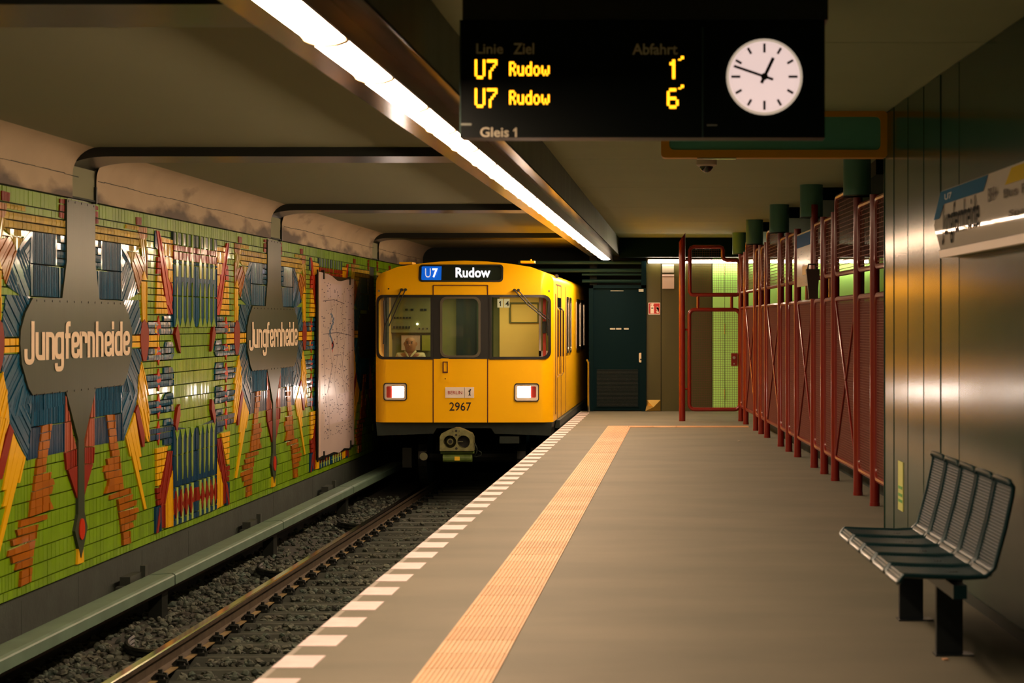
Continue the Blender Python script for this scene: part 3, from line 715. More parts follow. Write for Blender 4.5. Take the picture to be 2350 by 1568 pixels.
S0 = 4570*3.9/1208*1.0
k = -14
while True:
    y = S0+.594*k; k += 1
    if y > 36: break
    if y < 4: continue
    if sm is None:
        mb = MB(); mb.prism([(-.11, -.26), (.11, -.26), (.075, -.176), (.055, -.170), (.04, -.185), (-.04, -.185), (-.055, -.170), (-.075, -.176)][::-1], lambda a, b, d: (d, a, b), -1.25, 1.25)
        s = mb.build('sleeper', M_sleeper, track); sm = s.data
        mb = MB()
        for x in (-.7525+.12, .7525-.12, -.7525-.11, .7525+.11):
            mb.box(x-.055, x+.055, -.05, .05, -.172, -.145); mb.tube([(x, 0, -.15), (x, 0, -.075)], .017, 6); mb.tube([(x, 0, -.145), (x, 0, -.115)], .034, 6)
            sg = 1 if x in (-.7525+.12, .7525+.11) else -1
            mb.tube([(x-.055*sg, -.035, -.14), (x-.02*sg, -.035, -.105), (x+.04*sg, -.03, -.115), (x+.05*sg, 0, -.14), (x+.04*sg, .03, -.115), (x-.02*sg, .035, -.105), (x-.055*sg, .035, -.14)], .011, 5)
        c = mb.build('rail_clip', M_black, s); cm = c.data
    else: s = link('sleeper', sm, track); c = link('rail_clip', cm, s)
    s.location = (0, y, 0)
# ballast
shapes = []
R4 = random.Random(11)
def rockmesh():
    bm = bmesh.new(); bmesh.ops.create_icosphere(bm, subdivisions=1, radius=1)
    s = Vector((R4.uniform(.7, 1.3), R4.uniform(.6, 1.1), R4.uniform(.4, .8)))
    for v in bm.verts: v.co = Vector((v.co.x*s.x, v.co.y*s.y, v.co.z*s.z))*R4.uniform(.72, 1.2)
    vs = [v.co.copy() for v in bm.verts]; fs = [tuple(v.index for v in f.verts) for f in bm.faces]; bm.free(); return vs, fs
shapes = [rockmesh() for _ in range(14)]
vv, ff = [], []
def rock(x, y, z, r):
    vs, fs = R4.choice(shapes); e = Matrix.Rotation(R4.uniform(0, 6.28), 3, 'Z') @ Matrix.Rotation(R4.uniform(-.7, .7), 3, 'X')
    b = len(vv)
    for v in vs: q = e @ v; vv.append((x+q.x*r, y+q.y*r, z+q.z*r))
    for f in fs: ff.append((f[0]+b, f[1]+b, f[2]+b))
y = 8.0
while y < 30:
    dens = 30 if y < 22 else 14
    for _ in range(int(dens*2.9*.1*9)):
        x = R4.uniform(-4.98, -1.95); yy = y+R4.uniform(0, .1)
        sl = abs(((yy-S0)/.594+.5) % 1-.5)*.594
        if -4.0 < x < -2.4:
            z = -1.12+R4.uniform(-.03, .02)
            if sl < .085 and R4.random() < .93: continue
        elif x > -2.4: z = -1.12+R4.uniform(-.03, .03)
        elif x > -4.13: continue
        else: z = -1.075+R4.uniform(-.03, .02)-.0*(x+4.1)
        if -4.14 < x < -3.84 or abs(x+2.515) < .09: continue
        rock(x, yy, z, R4.uniform(.02, .045))
    y += .1
me = bpy.data.meshes.new('ballast'); me.from_pydata(vv, [], ff); me.materials.append(M_rock)
bo = link('ballast', me); tag(bo, 'dark crushed stone ballast between the rails and the mosaic wall', 'gravel', kind='stuff')
b2 = MB(); b2.box(-4.98, -4.10, 4, 40, -1.2, -1.09, M_bed); b2.build('ballast_bank', M_bed, o)
# conductor rail cover
tr = thing('conductor_rail', 'pale grey boxed conductor rail cover running along the foot of the mosaic wall', 'rail', (0, 0, 0))
js = [17.78+4.77*k for k in range(-4, 4)]
zt = H-2.24
def cov(a, b):
    mb = MB(); pr = [(-4.80, zt-.008), (-4.60, zt+.006), (-4.575, zt-.004), (-4.568, zt-.015), (-4.568, zt-.095), (-4.58, zt-.095), (-4.582, zt-.02), (-4.80, zt-.025)]
    mb.prism(pr[::-1], XZ, a, b); return mb.build('cover_segment', M_cover, tr)
for a, b in zip(js, js[1:]):
    cov(a+.02, b-.02)
    jb = MB(); pr = [(-4.81, zt-.012), (-4.60, zt+.001), (-4.575, zt-.009), (-4.573, zt-.095), (-4.60, zt-.095), (-4.60, zt-.03), (-4.81, zt-.03)]
    jb.prism(pr[::-1], XZ, a-.02, a+.02); jb.build('joint_strip', M_black, tr)
    hb = MB(); hb.box(-4.92, -4.83, a-.50, a-.12, zt-.09, zt+.035); hb.box(-4.93, -4.86, a-.6, a-.5, zt-.25, zt-.04); hb.box(-4.845, -4.80, a-.13, a-.05, zt-.03, zt+.09)
    hb.build('bracket', mat('bracket_dark', (.02, .028, .022), .6), tr)
    ib = MB(); ib.box(-4.78, -4.66, a-.1, a+.1, -1.12, zt-.06); ib.build('insulator', M_black, tr)
lb = MB(); lb.box(-4.76, -4.63, -4, 36.8, zt-.15, zt-.06, M_rail); lb.build('live_rail', None, tr)
for D, lab in ((15.7, 'black curved rubber edging in the ballast, nearest of three'), (20.6, 'black curved rubber edging in the ballast, middle of three'), (25.4, 'black curved rubber edging in the ballast, closest to the train')):
    mb = MB()
    for dz in (0, .035, .07): mb.tube([(-4.52+.40*(1-math.cos(t*math.pi/2/8)), D+.55-.75*math.sin(t*math.pi/2/8)-.0, -1.07+dz-.0) for t in range(9)]+[(-4.02, D-.22, -1.07+dz)], .02, 6)
    o2 = mb.build('rubber_edging', M_black); tag(o2, lab, 'edging', 'rubber edgings in the ballast')
mb = MB(); mb.box(wx(948, 20.3), wx(1000, 20.3), 20.2, 20.32, -1.16, -1.02); o2 = mb.build('marker_block', mat('marker_yellow', (.5, .3, .02), .6)); tag(o2, 'small dull yellow marker block lying on the ballast before the train', 'marker')

# ---------------------------------------------------------------- train
TD = 29.1; TS = F/TD; TC = wx(1063, TD)
def tx(x): return (x-1063)/TS
def tz(y): return H+(VY-y)/TS
def txd(x, d=1.33): return wx(x, TD+d)-TC
train = thing('metro_train', 'yellow metro train number 2967 bound for Rudow, pulling in with headlights lit', 'train', (TC, TD, 0))
def front_y(x, z):
    a = abs(x)/1.305
    y = .05*a*a+.16*max(0, a-.86)**2/.02*.9
    y += .10*max(0, (z-1.95)/.5)**2
    return min(y, .62)
outl = [(-1.305, .108), (1.305, .108), (1.305, 2.17)]
for k in range(1, 7):
    t = math.radians(k*11); outl.append((1.305-.16*(1-math.cos(t))*1.9, 2.17+.17*math.sin(t)))
outl += [(.98, 2.385), (.7, 2.43), (.35, 2.465), (0, 2.478)]
right = outl[2:-1]
outl = outl+[(-a, b) for a, b in right[::-1]]
WLz = (tz(822), tz(680))
holes = {
 'left': rr(tx(863), tx(991), WLz[0], WLz[1], .10, 5, (1, 0.05, .05, 1)),
 'right': rr(tx(1126), tx(1260), WLz[0], WLz[1], .10, 5, (.05, 1, 1, .05)),
 'door': rr(tx(1013), tx(1100), tz(818), tz(684), .09, 5),
 'dest': rr(tx(962), tx(1152), tz(645), tz(609), .05, 4),
 'hl': rr(tx(881), tx(932), tz(918), tz(881), .035, 4), 'hr': rr(tx(1182), tx(1235), tz(920), tz(882), .035, 4)}
def shell(name, outer, hs, m, parent, off=0, th=None):
    polys = [[Vector((a, b, 0)) for a, b in outer]]+[[Vector((a, b, 0)) for a, b in h] for h in hs]
    tris = tessellate_polygon(polys); flat = [p for q in polys for p in q]
    bm = bmesh.new(); bv = [bm.verts.new((p.x, 0, p.y)) for p in flat]
    for t in tris:
        try: bm.faces.new([bv[i] for i in t])
        except ValueError: pass
    for q in [sg*(.98+.0135*i_) for i_ in range(24) for sg in (-1, 1)]+[-.8, -.6, -.4, -.2, 0, .2, .4, .6, .8]:
        bmesh.ops.bisect_plane(bm, geom=bm.verts[:]+bm.edges[:]+bm.faces[:], plane_co=(q, 0, 0), plane_no=(1, 0, 0))
    for q in [1.98+.025*i_ for i_ in range(20)]:
        bmesh.ops.bisect_plane(bm, geom=bm.verts[:]+bm.edges[:]+bm.faces[:], plane_co=(0, 0, q), plane_no=(0, 0, 1))
    for v in bm.verts: v.co.y = front_y(v.co.x, v.co.z)+off
    bmesh.ops.recalc_face_normals(bm, faces=bm.faces)
    s = sum(f.normal.y for f in bm.faces)
    if s > 0: bmesh.ops.reverse_faces(bm, faces=bm.faces)
    me = bpy.data.meshes.new(name); bm.to_mesh(me); bm.free(); me.materials.append(m)
    o = link(name, me, parent)
    if th:
        md = o.modifiers.new('s', 'SOLIDIFY'); md.thickness = th; md.offset = -1
    return o
shell('front_panel', outl, [holes[k] for k in holes], M_yel, train, 0, .035)
# body sides and roof behind the front
mb = MB(); n = len(outl); LEN = 15.5
r0 = [(a, front_y(a, b), b) for a, b in outl]; rings = [r0]
for yy in (.65, 2, 5, 9, LEN): rings.append([(a, yy, b) for a, b in outl])
vs = [v for r in rings for v in r]
for i in range(len(rings)-1):
    for k in range(n):
        if k == 0: continue
        mb.add([], []) if False else None
fs = [(i*n+k, i*n+(k+1) % n, (i+1)*n+(k+1) % n, (i+1)*n+k) for i in range(len(rings)-1) for k in range(n)]
mb.add(vs, fs); bo_ = mb.build('body_shell', M_yel, train, smooth=True)
# side details on the platform side
sx_ = 1.305
sd = MB()
for a in (1.05, 1.95, 3.1): sd.box(sx_, sx_+.006, a, a+.02, .12, 2.15)
sd.box(sx_, sx_+.006, .75, 1.95, 2.13, 2.15); sd.build('door_seam', M_yeld, train)
for a in (.86, 1.75):
    mb = MB(); mb.tube([(sx_+.01, a, .75), (sx_+.05, a, .80), (sx_+.05, a, 1.75), (sx_+.01, a, 1.80)], .014, 6); mb.build('handrail', M_chrome, train)
for a, b in ((3.2, 3.85), (3.95, 4.6), (6.2, 7.4), (7.6, 8.8)):
    fr = MB(); ring(fr, rr(a, b, 1.07, 1.99, .08), rr(a+.04, b-.04, 1.11, 1.95, .05), YZ, sx_-.01, sx_+.014); w_ = fr.build('side_window', M_chrome, train)
    gb_ = MB(); gb_.prism(rr(a+.03, b-.03, 1.10, 1.96, .05), YZ, sx_+.002, sx_+.006); gb_.build('pane', M_dglass, w_)
mb = MB(); mb.box(sx_-.02, sx_+.05, .9, LEN, -.02, .10); mb.build('sill_step', M_under, train)
mb = MB(); mb.box(sx_, sx_+.004, 1.1, 1.9, 1.05, 1.95); mb.build('cab_door_glass', M_dglass, train)
mb = MB(); mb.box(sx_, sx_+.008, .62, .66, .2, 2.0); mb.build('edge_slot', M_yeld, train)
# gangway door seams and dark centre of the front
fy = lambda x, z, o=-.004: (x, front_y(x, z)+o, z)
mb = MB()
for x in (tx(994), tx(1119)): mb.box(x-.008, x+.008, front_y(x, 1)-.004, front_y(x, 1)+.01, .108, tz(655))
mb.box(tx(994), tx(1119), front_y(0, 2)-.004, front_y(0, 2)+.02, tz(656), tz(654)); mb.build('door_outline', M_yeld, train)
cpan = shell('black_panel', [(tx(991), tz(824)), (tx(1126), tz(824)), (tx(1126), tz(677)), (tx(991), tz(677))], [holes['door']], M_rubber, train, -.006)
def gasket(nm, h, grow, m, off=-.02, d=.03, inner=0):
    cx = sum(p[0] for p in h)/len(h); cz = sum(p[1] for p in h)/len(h)
    w = max(p[0] for p in h)-cx; hh = max(p[1] for p in h)-cz
    out = [(cx+(a-cx)*(1+grow/w), cz+(b-cz)*(1+grow/hh)) for a, b in h]
    inn = [(cx+(a-cx)*(1-inner/w), cz+(b-cz)*(1-inner/hh)) for a, b in h]
    mb = MB(); N = len(h)
    vs = []
    for ring_, o_ in ((out, off*.2), (out, off), (inn, off), (inn, off+d)): vs += [(a, front_y(a, b)+o_, b) for a, b in ring_]
    for q in range(3): mb.add(vs[q*N:(q+2)*N], [(i, (i+1) % N, N+(i+1) % N, N+i) for i in range(N)])
    return mb.build(nm, m, train, smooth=True)
gl = gasket('windscreen', holes['left'], .02, M_rubber, inner=.018); gr_ = gasket('windscreen', holes['right'], .02, M_rubber, inner=.018)
gd = gasket('door_window', holes['door'], .018, mat('gasket_grey', (.14, .13, .09), .35, .4), inner=.012)
for g, h in ((gl, 'left'), (gr_, 'right'), (gd, 'door')):
    p = shell('pane', holes[h], [], M_glass, g, .012)
# destination display
gasket('display_frame', holes['dest'], .014, M_rubber, off=-.012, inner=.01)
dd = shell('destination_display', holes['dest'], [], mat('display_black', (.012, .02, .014), .15), train, .008)
def fyc(x, z): return front_y(x, z)
mb = MB(); x0, x1, z0, z1 = tx(966), tx(1012), tz(643), tz(611); yb = front_y(x0, 2.2)-.002
mb.add([(x0, front_y(x0, z0)-.001, z0), (x1, front_y(x1, z0)-.001, z0), (x1, front_y(x1, z1)-.001, z1), (x0, front_y(x0, z1)-.001, z1)], [(0, 1, 2, 3)])
mb.build('line_field', mat('line_blue', (.0, .10, .55), .4, emit=.55, ecol=(.0, .13, .75)), dd)
M_lit = mat('lit_white', (.9, .9, .9), .5, emit=1.3, ecol=(.95, .93, 1))
M_lit2 = mat('lit_white2', (.7, .7, .8), .5, emit=.55, ecol=(.7, .75, .95))
yq = front_y(.4, 2.24)-.004
text('lettering', 'U', M_lit2, dd, (tx(975), yq-.003, tz(637)), ROTF, tz(616)-tz(637), tx(988)-tx(975))
text('lettering', '7', M_lit, dd, (tx(991.5), yq-.003, tz(637)), ROTF, tz(616)-tz(637), tx(1004)-tx(991.5), bold=.03)
text('lettering', 'Rudow', M_lit, dd, (tx(1045), yq-.003, tz(637)), ROTF, tz(614)-tz(637), tx(1125)-tx(1045), bold=.025)
# headlights
M_hl = mat('headlight_glass', (1, .95, .9), .3, emit=HEAD, ecol=(1, .80, .68)); M_tail = mat('tail_red', (.35, .03, .02), .25, coat=.5)
for nm, (xa, xb, xr0, xr1, xl0, xl1) in {'hl': (880, 933, 886, 899, 899, 927), 'hr': (1181, 1236, 1217, 1230, 1187, 1217)}.items():
    g = gasket('headlight', holes[nm], .012, M_rubber, off=-.02, inner=.0)
    f2 = shell('bezel', holes[nm], [rr(tx(min(xr0, xl0)), tx(max(xr1, xl1)), tz(913), tz(887), .02, 4)], mat('bezel_cream', (.8, .7, .55), .4), g, -.008)
    xm = (xa+xb)/2
    for s0, s1, m, q in ((xl0, xl1, M_hl, 'beam_glass'), (xr0, xr1, M_tail, 'tail_glass')):
        mb = MB(); yb = max(front_y(tx(s0), 1), front_y(tx(s1), 1))+.008; mb.add([(tx(s0), yb, tz(914)), (tx(s1), yb, tz(914)), (tx(s1), yb, tz(886)), (tx(s0), yb, tz(886))], [(0, 1, 2, 3)]); mb.build(q, m, g, fix=False)
# badge and number
mb = MB(); yb = front_y(tx(1088), .5)-.010; mb.box(tx(1022), tx(1088), yb, yb+.006, tz(913.5), tz(889)); bd = mb.build('city_badge', mat('badge_white', (.85, .78, .66), .5), train)
text('lettering', 'BERLIN', mat('badge_red', (.45, .05, .03), .6), bd, (tx(1028), yb-.002, tz(905)), ROTF, tz(897.5)-tz(905), tx(1061)-tx(1028), bold=.01)
mb = MB(); mb.box(tx(1066.3), tx(1067), yb-.001, yb, tz(913), tz(889.5)); mb.build('divider', M_rubber, bd)
bear = [(-.30, -1), (.05, -1), (.12, -.55), (.25, -.85), (.55, -1), (.6, -.9), (.45, -.5), (.5, -.1), (.48, .3), (.62, .55), (.85, .95), (.45, 1.0), (.2, .95), (.1, .6), (-.3, .75), (-.35, .62), (.0, .4), (-.4, .35), (-.42, .2), (.05, .12), (.02, -.2), (-.18, -.6)]
polys = [[Vector((a, b, 0)) for a, b in bear]]; tr_ = tessellate_polygon(polys)
mb = MB(); mb.add([(tx(1077)+a*.035, yb-.0015, tz(901)+b*.05) for a, b in bear], tr_); mb.build('bear_emblem', M_rubber, bd)
text('fleet_number', '2967', mat('number_black', (.02, .012, .01), .5), train, (tx(1031.5), front_y(0, .4)-.004, tz(943)), ROTF, tz(923.5)-tz(943), tx(1081.5)-tx(1031.5), bold=.008)
mb = MB(); yb = front_y(tx(1010), 1)-.008; mb.box(tx(1011.5), tx(1031), yb, yb+.006, tz(878), tz(823)); hp = mb.build('handle_plate', M_yel, train)
mb = MB(); ring(mb, rr(tx(1016), tx(1028), tz(856), tz(830), .005), rr(tx(1018.5), tx(1026.5), tz(853), tz(832), .004), XZ, yb-.012, yb); mb.box(tx(1021), tx(1023), yb-.003, yb, tz(871), tz(868)); mb.build('handle', M_yeld, hp)
mb = MB(); mb.tube([(tx(891), front_y(tx(891), 2)-.012, tz(663)), (tx(891), front_y(tx(891), 2)+.01, tz(663))], .012, 8); mb.build('washer_nozzle', M_rubber, train)
# wipers
def wiper(pts_arm, sh):
    mb = MB()
    mb.tube([(tx(a), front_y(tx(a), tz(b))-.06, tz(b)) for a, b in pts_arm], .011, 6)
    mb.tube([(tx(a+sh), front_y(tx(a+sh), tz(b))-.06, tz(b+1)) for a, b in pts_arm], .009, 6)
    a, b = pts_arm[0]
    for q in (a, a+sh): mb.tube([(tx(q), front_y(tx(q), tz(b))-.07, tz(b)), (tx(q), front_y(tx(q), tz(b))+.0, tz(b))], .02, 8)
    return mb
w = wiper([(922, 665), (905, 700), (884, 748)], 9); w.tube([(tx(881), front_y(tx(881), 1.6)-.045, tz(690)), (tx(883), front_y(tx(883), 1.4)-.05, tz(748)), (tx(880), front_y(tx(880), 1.2)-.045, tz(790))], .012, 6); w.build('wiper', M_rubber, train)
w = wiper([(1181, 666), (1212, 700), (1252, 733)], 9); w.tube([(tx(1258), front_y(tx(1258), 1.8)-.045, tz(692)), (tx(1255), front_y(tx(1255), 1.6)-.05, tz(733)), (tx(1257), front_y(tx(1257), 1.3)-.045, tz(770))], .012, 6); w.build('wiper', M_rubber, train)
# number cards 1 and 4 behind the windscreen
for a, b, ch in ((1141, 1154, '1'), (1156, 1169, '4')):
    mb = MB(); yb = front_y(tx(a), 1.8)+.022; mb.box(tx(a), tx(b), yb, yb+.003, tz(706), tz(686)); c_ = mb.build('number_card', mat('card_white', (.8, .76, .6), .6, emit=.12, ecol=(1, .9, .6)), train)
    if ch == '1': one('lettering', M_rubber, c_, (tx(a+3), yb-.002, tz(703)), tz(691)-tz(703), .045)
    else: text('lettering', ch, M_rubber, c_, (tx(a+3.5), yb-.002, tz(703)), ROTF, tz(691)-tz(703), bold=.02)
# roof fittings
mb = MB(); mb.box(tx(1190), tx(1222), .35, .6, tz(602), tz(597)); mb.tube([(tx(1213), .45, tz(600)), (tx(1213), .45, tz(593))], .015, 6); mb.build('roof_fitting', M_yel, train)
mb = MB(); mb.box(tx(905), tx(935), .5, .9, tz(604), tz(599)); mb.build('roof_fitting', M_yel, train)
mb = MB(); mb.tube([(tx(1271), .35, tz(633)), (tx(1275), .30, tz(633))], .03, 8); mb.build('marker_lamp', M_chrome, train)
# cab interior
cab = MB()
mC = mat('cab_wall', (.20, .20, .085), .7, var=.08, scale=3); mC2 = mat('cab_beige', (.85, .56, .17), .7); mCd = mat('cab_dark', (.02, .035, .025), .7)
cab.box(-1.26, 1.26, 1.45, 1.50, .2, 2.1, mC)
cab.box(-1.28, -1.25, .32, 1.5, .2, 2.1, mC2); cab.box(1.25, 1.28, .32, 1.5, .2, 2.1, mC2)
cab.box(-1.26, 1.26, .1, 1.5, 2.02, 2.05, mC); cab.box(-1.24, 1.24, .3, 1.5, .9, .94, mCd)
cab.box(.06, .30, 1.30, 1.46, .9, 2.05, mCd); cab.box(txd(1048, 1.42), txd(1106, 1.42), 1.36, 1.44, .9, 2.05, mat('cab_navy', (.008, .02, .025), .6))
cab.build('cab_lining', None, train)
ip = MB(); ip.box(txd(880), txd(992), 1.33, 1.43, tz(760)*1.0-.03, 2.0, mC); ipo = ip.build('instrument_panel', mC, train)
sw = MB()
for q in range(6): sw.box(txd(903+q*7), txd(906+q*7), 1.31, 1.33, tz(755), tz(749))
for q in (961, 970, 979): sw.box(txd(q), txd(q+3), 1.31, 1.33, tz(757), tz(753))
for q in range(6): sw.box(txd(904+q*7), txd(908+q*7), 1.31, 1.33, tz(731), tz(727))
for q in (930, 943, 965, 973): sw.box(txd(q), txd(q+6), 1.31, 1.33, tz(712), tz(707))
sw.build('switches', M_rubber, ipo)
mb = MB(); mb.tube([(txd(958), 1.30, tz(744)), (txd(958), 1.33, tz(744))], .018, 10); mb.build('indicator_lamp', mat('lamp_cream', (1, .95, .6), .5, emit=2.5, ecol=(1, .95, .55)), ipo)
mb = MB(); mb.box(txd(920), txd(963), 1.38, 1.40, tz(802)-.03, tz(768)-.02); mb.build('notice', mat('notice_pink', (.6, .42, .34), .7), train)
mb = MB(); mb.box(txd(968), txd(987), 1.34, 1.40, tz(803)-.03, tz(768)-.02); mb.build('locker', mat('locker_olive', (.28, .28, .03), .6), train)
mb = MB(); mb.box(txd(1146), txd(1236), 1.36, 1.44, .9, 2.02); dl = mb.build('cab_door', mC2, train)
mb = MB(); ring(mb, rr(txd(1168), txd(1236), tz(742), tz(692), .01), rr(txd(1172), txd(1233), tz(739), tz(696), .01), XZ, 1.34, 1.36); mb.build('window_frame', mat('door_frame_olive', (.13, .11, .03), .6), dl)
mb = MB(); mb.box(txd(1237, .3), txd(1242, .3), .3, .34, 1.07, 1.95, M_white); mb.box(txd(1246, .2), txd(1253, .2), .18, .22, 1.07, 1.95, mat('pole_red', (.5, .03, .01), .5)); mb.box(txd(1245, .2), txd(1255, .2), .14, .24, tz(765), tz(738), M_rubber); mb.box(txd(1237, .3), txd(1257, .3), .3, .34, tz(821), tz(806), M_white); mb.build('cab_equipment', None, train)
mb = MB(); mb.box(tx(866), tx(874), .35, .45, 1.05, 2.0, mC2); mb.box(tx(874), tx(881), .3, .5, 1.05, 2.0, mCd); mb.build('cab_pillar', None, train)
la = bpy.data.lights.new('cab_light', 'AREA'); la.shape = 'RECTANGLE'; la.size = 1.8; la.size_y = .5; la.energy = 13; la.color = (1, .86, .42)
lo = bpy.data.objects.new('cab_light', la); COL.objects.link(lo); lo.parent = train; lo.location = (.15, .75, 2.0)
# underframe, coupler
mb = MB(); mb.prism([(-1.29, .105), (1.29, .105), (1.27, -.09), (.45, -.06), (.40, .02), (-.40, .02), (-.45, -.06), (-1.27, -.09)][::-1], XZ, .10, LEN); mb.box(tx(1145), tx(1190), .1, .4, tz(1019), tz(1003)); mb.build('underframe', M_under, train)
for yy in (1.6, 3.7):
    mb = MB(); mb.tube([(-.8, yy, ZR+.43), (.8, yy, ZR+.43)], .09, 10); ax_ = mb.build('axle', M_black, train)
    for sx0 in (-.7525, .7525): mb = MB(); mb.tube([(sx0-.065, yy, ZR+.43), (sx0+.065, yy, ZR+.43)], .43, 24); mb.build('wheel', M_black, ax_)
for s_ in (-.975, .975): mb = MB(); mb.box(s_-.07, s_+.07, 1.1, 4.3, ZR+.3, ZR+.6); mb.build('bogie_frame', M_black, train)
mC3 = mat('coupler_metal', (.22, .23, .10), .45, .5, var=.3, scale=14)
cx, cz0 = tx(1052.5), 0
ou = [(tx(1014), tz(1033)), (tx(1014), tz(1001)), (tx(1018), tz(993)), (tx(1034), tz(985)), (tx(1048), tz(980)), (tx(1058), tz(980)), (tx(1070), tz(985)), (tx(1086), tz(993)), (tx(1090), tz(1001)), (tx(1091), tz(1033))][::-1]
cp = MB(); circ = lambda x, y, r: [(tx(x)+r*math.cos(-t*math.pi/8), tz(y)+r*math.sin(-t*math.pi/8)) for t in range(16)]
pl = [[Vector((a, b, 0)) for a, b in ou], [Vector((a, b, 0)) for a, b in circ(1037, 1012, .093)], [Vector((a, b, 0)) for a, b in circ(1068, 1012, .093)]]
ts = tessellate_polygon(pl); fl_ = [p for q in pl for p in q]
cp.add([(p.x, -.25, p.y) for p in fl_], ts)
for q in pl: 
    N = len(q); cp.add([(p.x, -.25, p.y) for p in q]+[(p.x, -.05, p.y) for p in q], [(i, (i+1) % N, N+(i+1) % N, N+i) for i in range(N)])
cpo = cp.build('coupler', mC3, train)
mb = MB(); 
for x in (1037,):
    mb.tube([(tx(x), -.06, tz(1012)), (tx(x), -.20, tz(1012))], [.09, .045], 16, mC3); mb.tube([(tx(x), -.20, tz(1012)), (tx(x), -.21, tz(1012))], .03, 8, M_rubber)
mb.box(tx(1052), tx(1066), -.2, -.17, tz(1013), tz(1011), M_chrome); mb.tube([(tx(1068), -.06, tz(1012)), (tx(1068), -.065, tz(1012))], .092, 16, M_rubber); mb.build('coupler_cone', None, cpo)
mb = MB()
for a, b in ((1044, 987.5), (1058.5, 987.5), (1044, 997), (1059, 997)): mb.tube([(tx(a), -.265, tz(b)), (tx(a), -.25, tz(b))], .01, 6, M_chrome)
for a, b in ((1051.5, 987), (1051.5, 996.5), (1052, 1027)): mb.tube([(tx(a), -.262, tz(b)), (tx(a), -.25, tz(b))], .018, 8, M_rubber)
mb.build('coupler_bolt', None, cpo)
mb = MB(); mb.tube([(tx(1020), -.15, tz(1050)), (tx(1086), -.15, tz(1050))], .058, 14); mb.tube([(tx(1014), -.15, tz(1037)), (tx(1091), -.15, tz(1037))], .02, 8); mb.build('coupler_cylinder', mat('coupler_green', (.10, .17, .03), .5, var=.3, scale=10), cpo)
mb = MB(); mb.box(tx(1047), tx(1059), -.215, -.207, tz(1055), tz(1046)); mb.build('warning_label', mat('label_yellow', (.85, .55, .02), .5), cpo)
mb = MB(); mb.tube([(tx(1091), -.1, tz(1016)), (tx(1097), -.12, tz(1028)), (tx(1096), -.12, tz(1038)), (tx(1090), -.1, tz(1046)), (tx(1096), -.1, tz(1048)), (tx(1106), -.12, tz(1044)), (tx(1107), -.12, tz(1038)), (tx(1100), -.1, tz(1034))], .008, 6); mb.build('coupler_hose', M_under, cpo)
mb = MB(); mb.tube([(tx(966), .3, tz(1051)), (tx(966), .5, tz(1051))], .06, 12); mb.build('buffer_lamp', M_chrome, train)

# ---------------------------------------------------------------- driver
def skin_body(name, verts, edges, radii, m, parent, root=0, sub=2):
    me = bpy.data.meshes.new(name); me.from_pydata(verts, edges, []); o = link(name, me, parent)
    md = o.modifiers.new('k', 'SKIN'); sv = me.skin_vertices[0].data
    for i, r in enumerate(radii): sv[i].radius = (r if isinstance(r, tuple) else (r, r)); sv[i].use_root = (i == root)
    md.use_smooth_shade = True
    s = o.modifiers.new('s', 'SUBSURF'); s.levels = sub; s.render_levels = sub
    dg = bpy.context.evaluated_depsgraph_get(); m2 = bpy.data.meshes.new_from_object(o.evaluated_get(dg)); o.modifiers.clear(); o.data = m2; m2.materials.clear(); m2.materials.append(m)
    return o
DX = txd(942, .85); HZ = wz(790, TD+.80)
drv = thing('person', 'bald person in a pale shirt seated at the controls behind the left windscreen', 'person', (TC+DX, TD+.85, 0))
skin = mat('skin', (.42, .20, .11), .6)
V = [(0, .05, .66), (0, .04, .86), (0, .02, 1.055), (0, 0, 1.11), (0, 0, 1.135), (0, -.015, 1.16), (0, -.02, 1.25), (0, -.01, 1.35)]
base = HZ-1.24
E_ = [(0, 1), (1, 2), (2, 3), (3, 4), (4, 5), (5, 6), (6, 7)]; Rr_ = [(.15, .11), (.14, .10), (.15, .10), (.066, .066), (.062, .064), (.085, .10), (.10, .118), (.068, .085)]
for sgn in (-1, 1):
    b = len(V); V += [(sgn*.17, .01, 1.06), (sgn*.23, -.02, .80), (sgn*.20, -.25, .66), (sgn*.19, -.34, .66)]
    Rr_ += [.062, .048, .034, (.04, .018)]; E_ += [(2, b), (b, b+1), (b+1, b+2), (b+2, b+3)]
    for fi, (fx, ln) in enumerate(((-.03, .07), (-.01, .08), (.01, .075), (.03, .06))):
        c = len(V); V += [(sgn*.19+fx, -.34-ln*.6, .655), (sgn*.19+fx, -.34-ln, .635)]; Rr_ += [.009, .008]; E_ += [(b+3, c), (c, c+1)]
    c = len(V); V += [(sgn*.19-sgn*.045, -.33, .65), (sgn*.19-sgn*.055, -.37, .64)]; Rr_ += [.011, .009]; E_ += [(b+3, c), (c, c+1)]
V = [(x, y, z+base) for x, y, z in V]
body = skin_body('body', V, E_, Rr_, skin, drv)
fc = MB()
hc = Vector((0, -.02, HZ))
fc.tube([(0, -.098, HZ+.02), (0, -.125, HZ-.02), (0, -.098, HZ-.03)], [.008, .015, .010], 8, skin)
for s in (-1, 1): fc.tube([(s*.078, 0, HZ-.03), (s*.09, .01, HZ), (s*.083, .01, HZ+.03)], [.010, .016, .012], 8, skin)
fc.build('nose_and_ears', None, drv, smooth=True)
ey = MB()
for s in (-1, 1): ey.tube([(s*.034, -.085, HZ+.018), (s*.034, -.112, HZ+.018)], .010, 8, M_rubber); ey.tube([(s*.018, -.112, HZ+.038), (s*.050, -.103, HZ+.040)], .004, 5, M_rubber)
ey.tube([(-.026, -.104, HZ-.052), (0, -.112, HZ-.054), (.026, -.104, HZ-.052)], .005, 5, mat('lips', (.25, .08, .05), .6)); ey.build('face_features', None, drv)
Vs = [(0, .05, .64), (0, .04, .86), (0, .02, 1.04)]; Es = [(0, 1), (1, 2)]; Rs = [(.18, .13), (.18, .13), (.20, .145)]
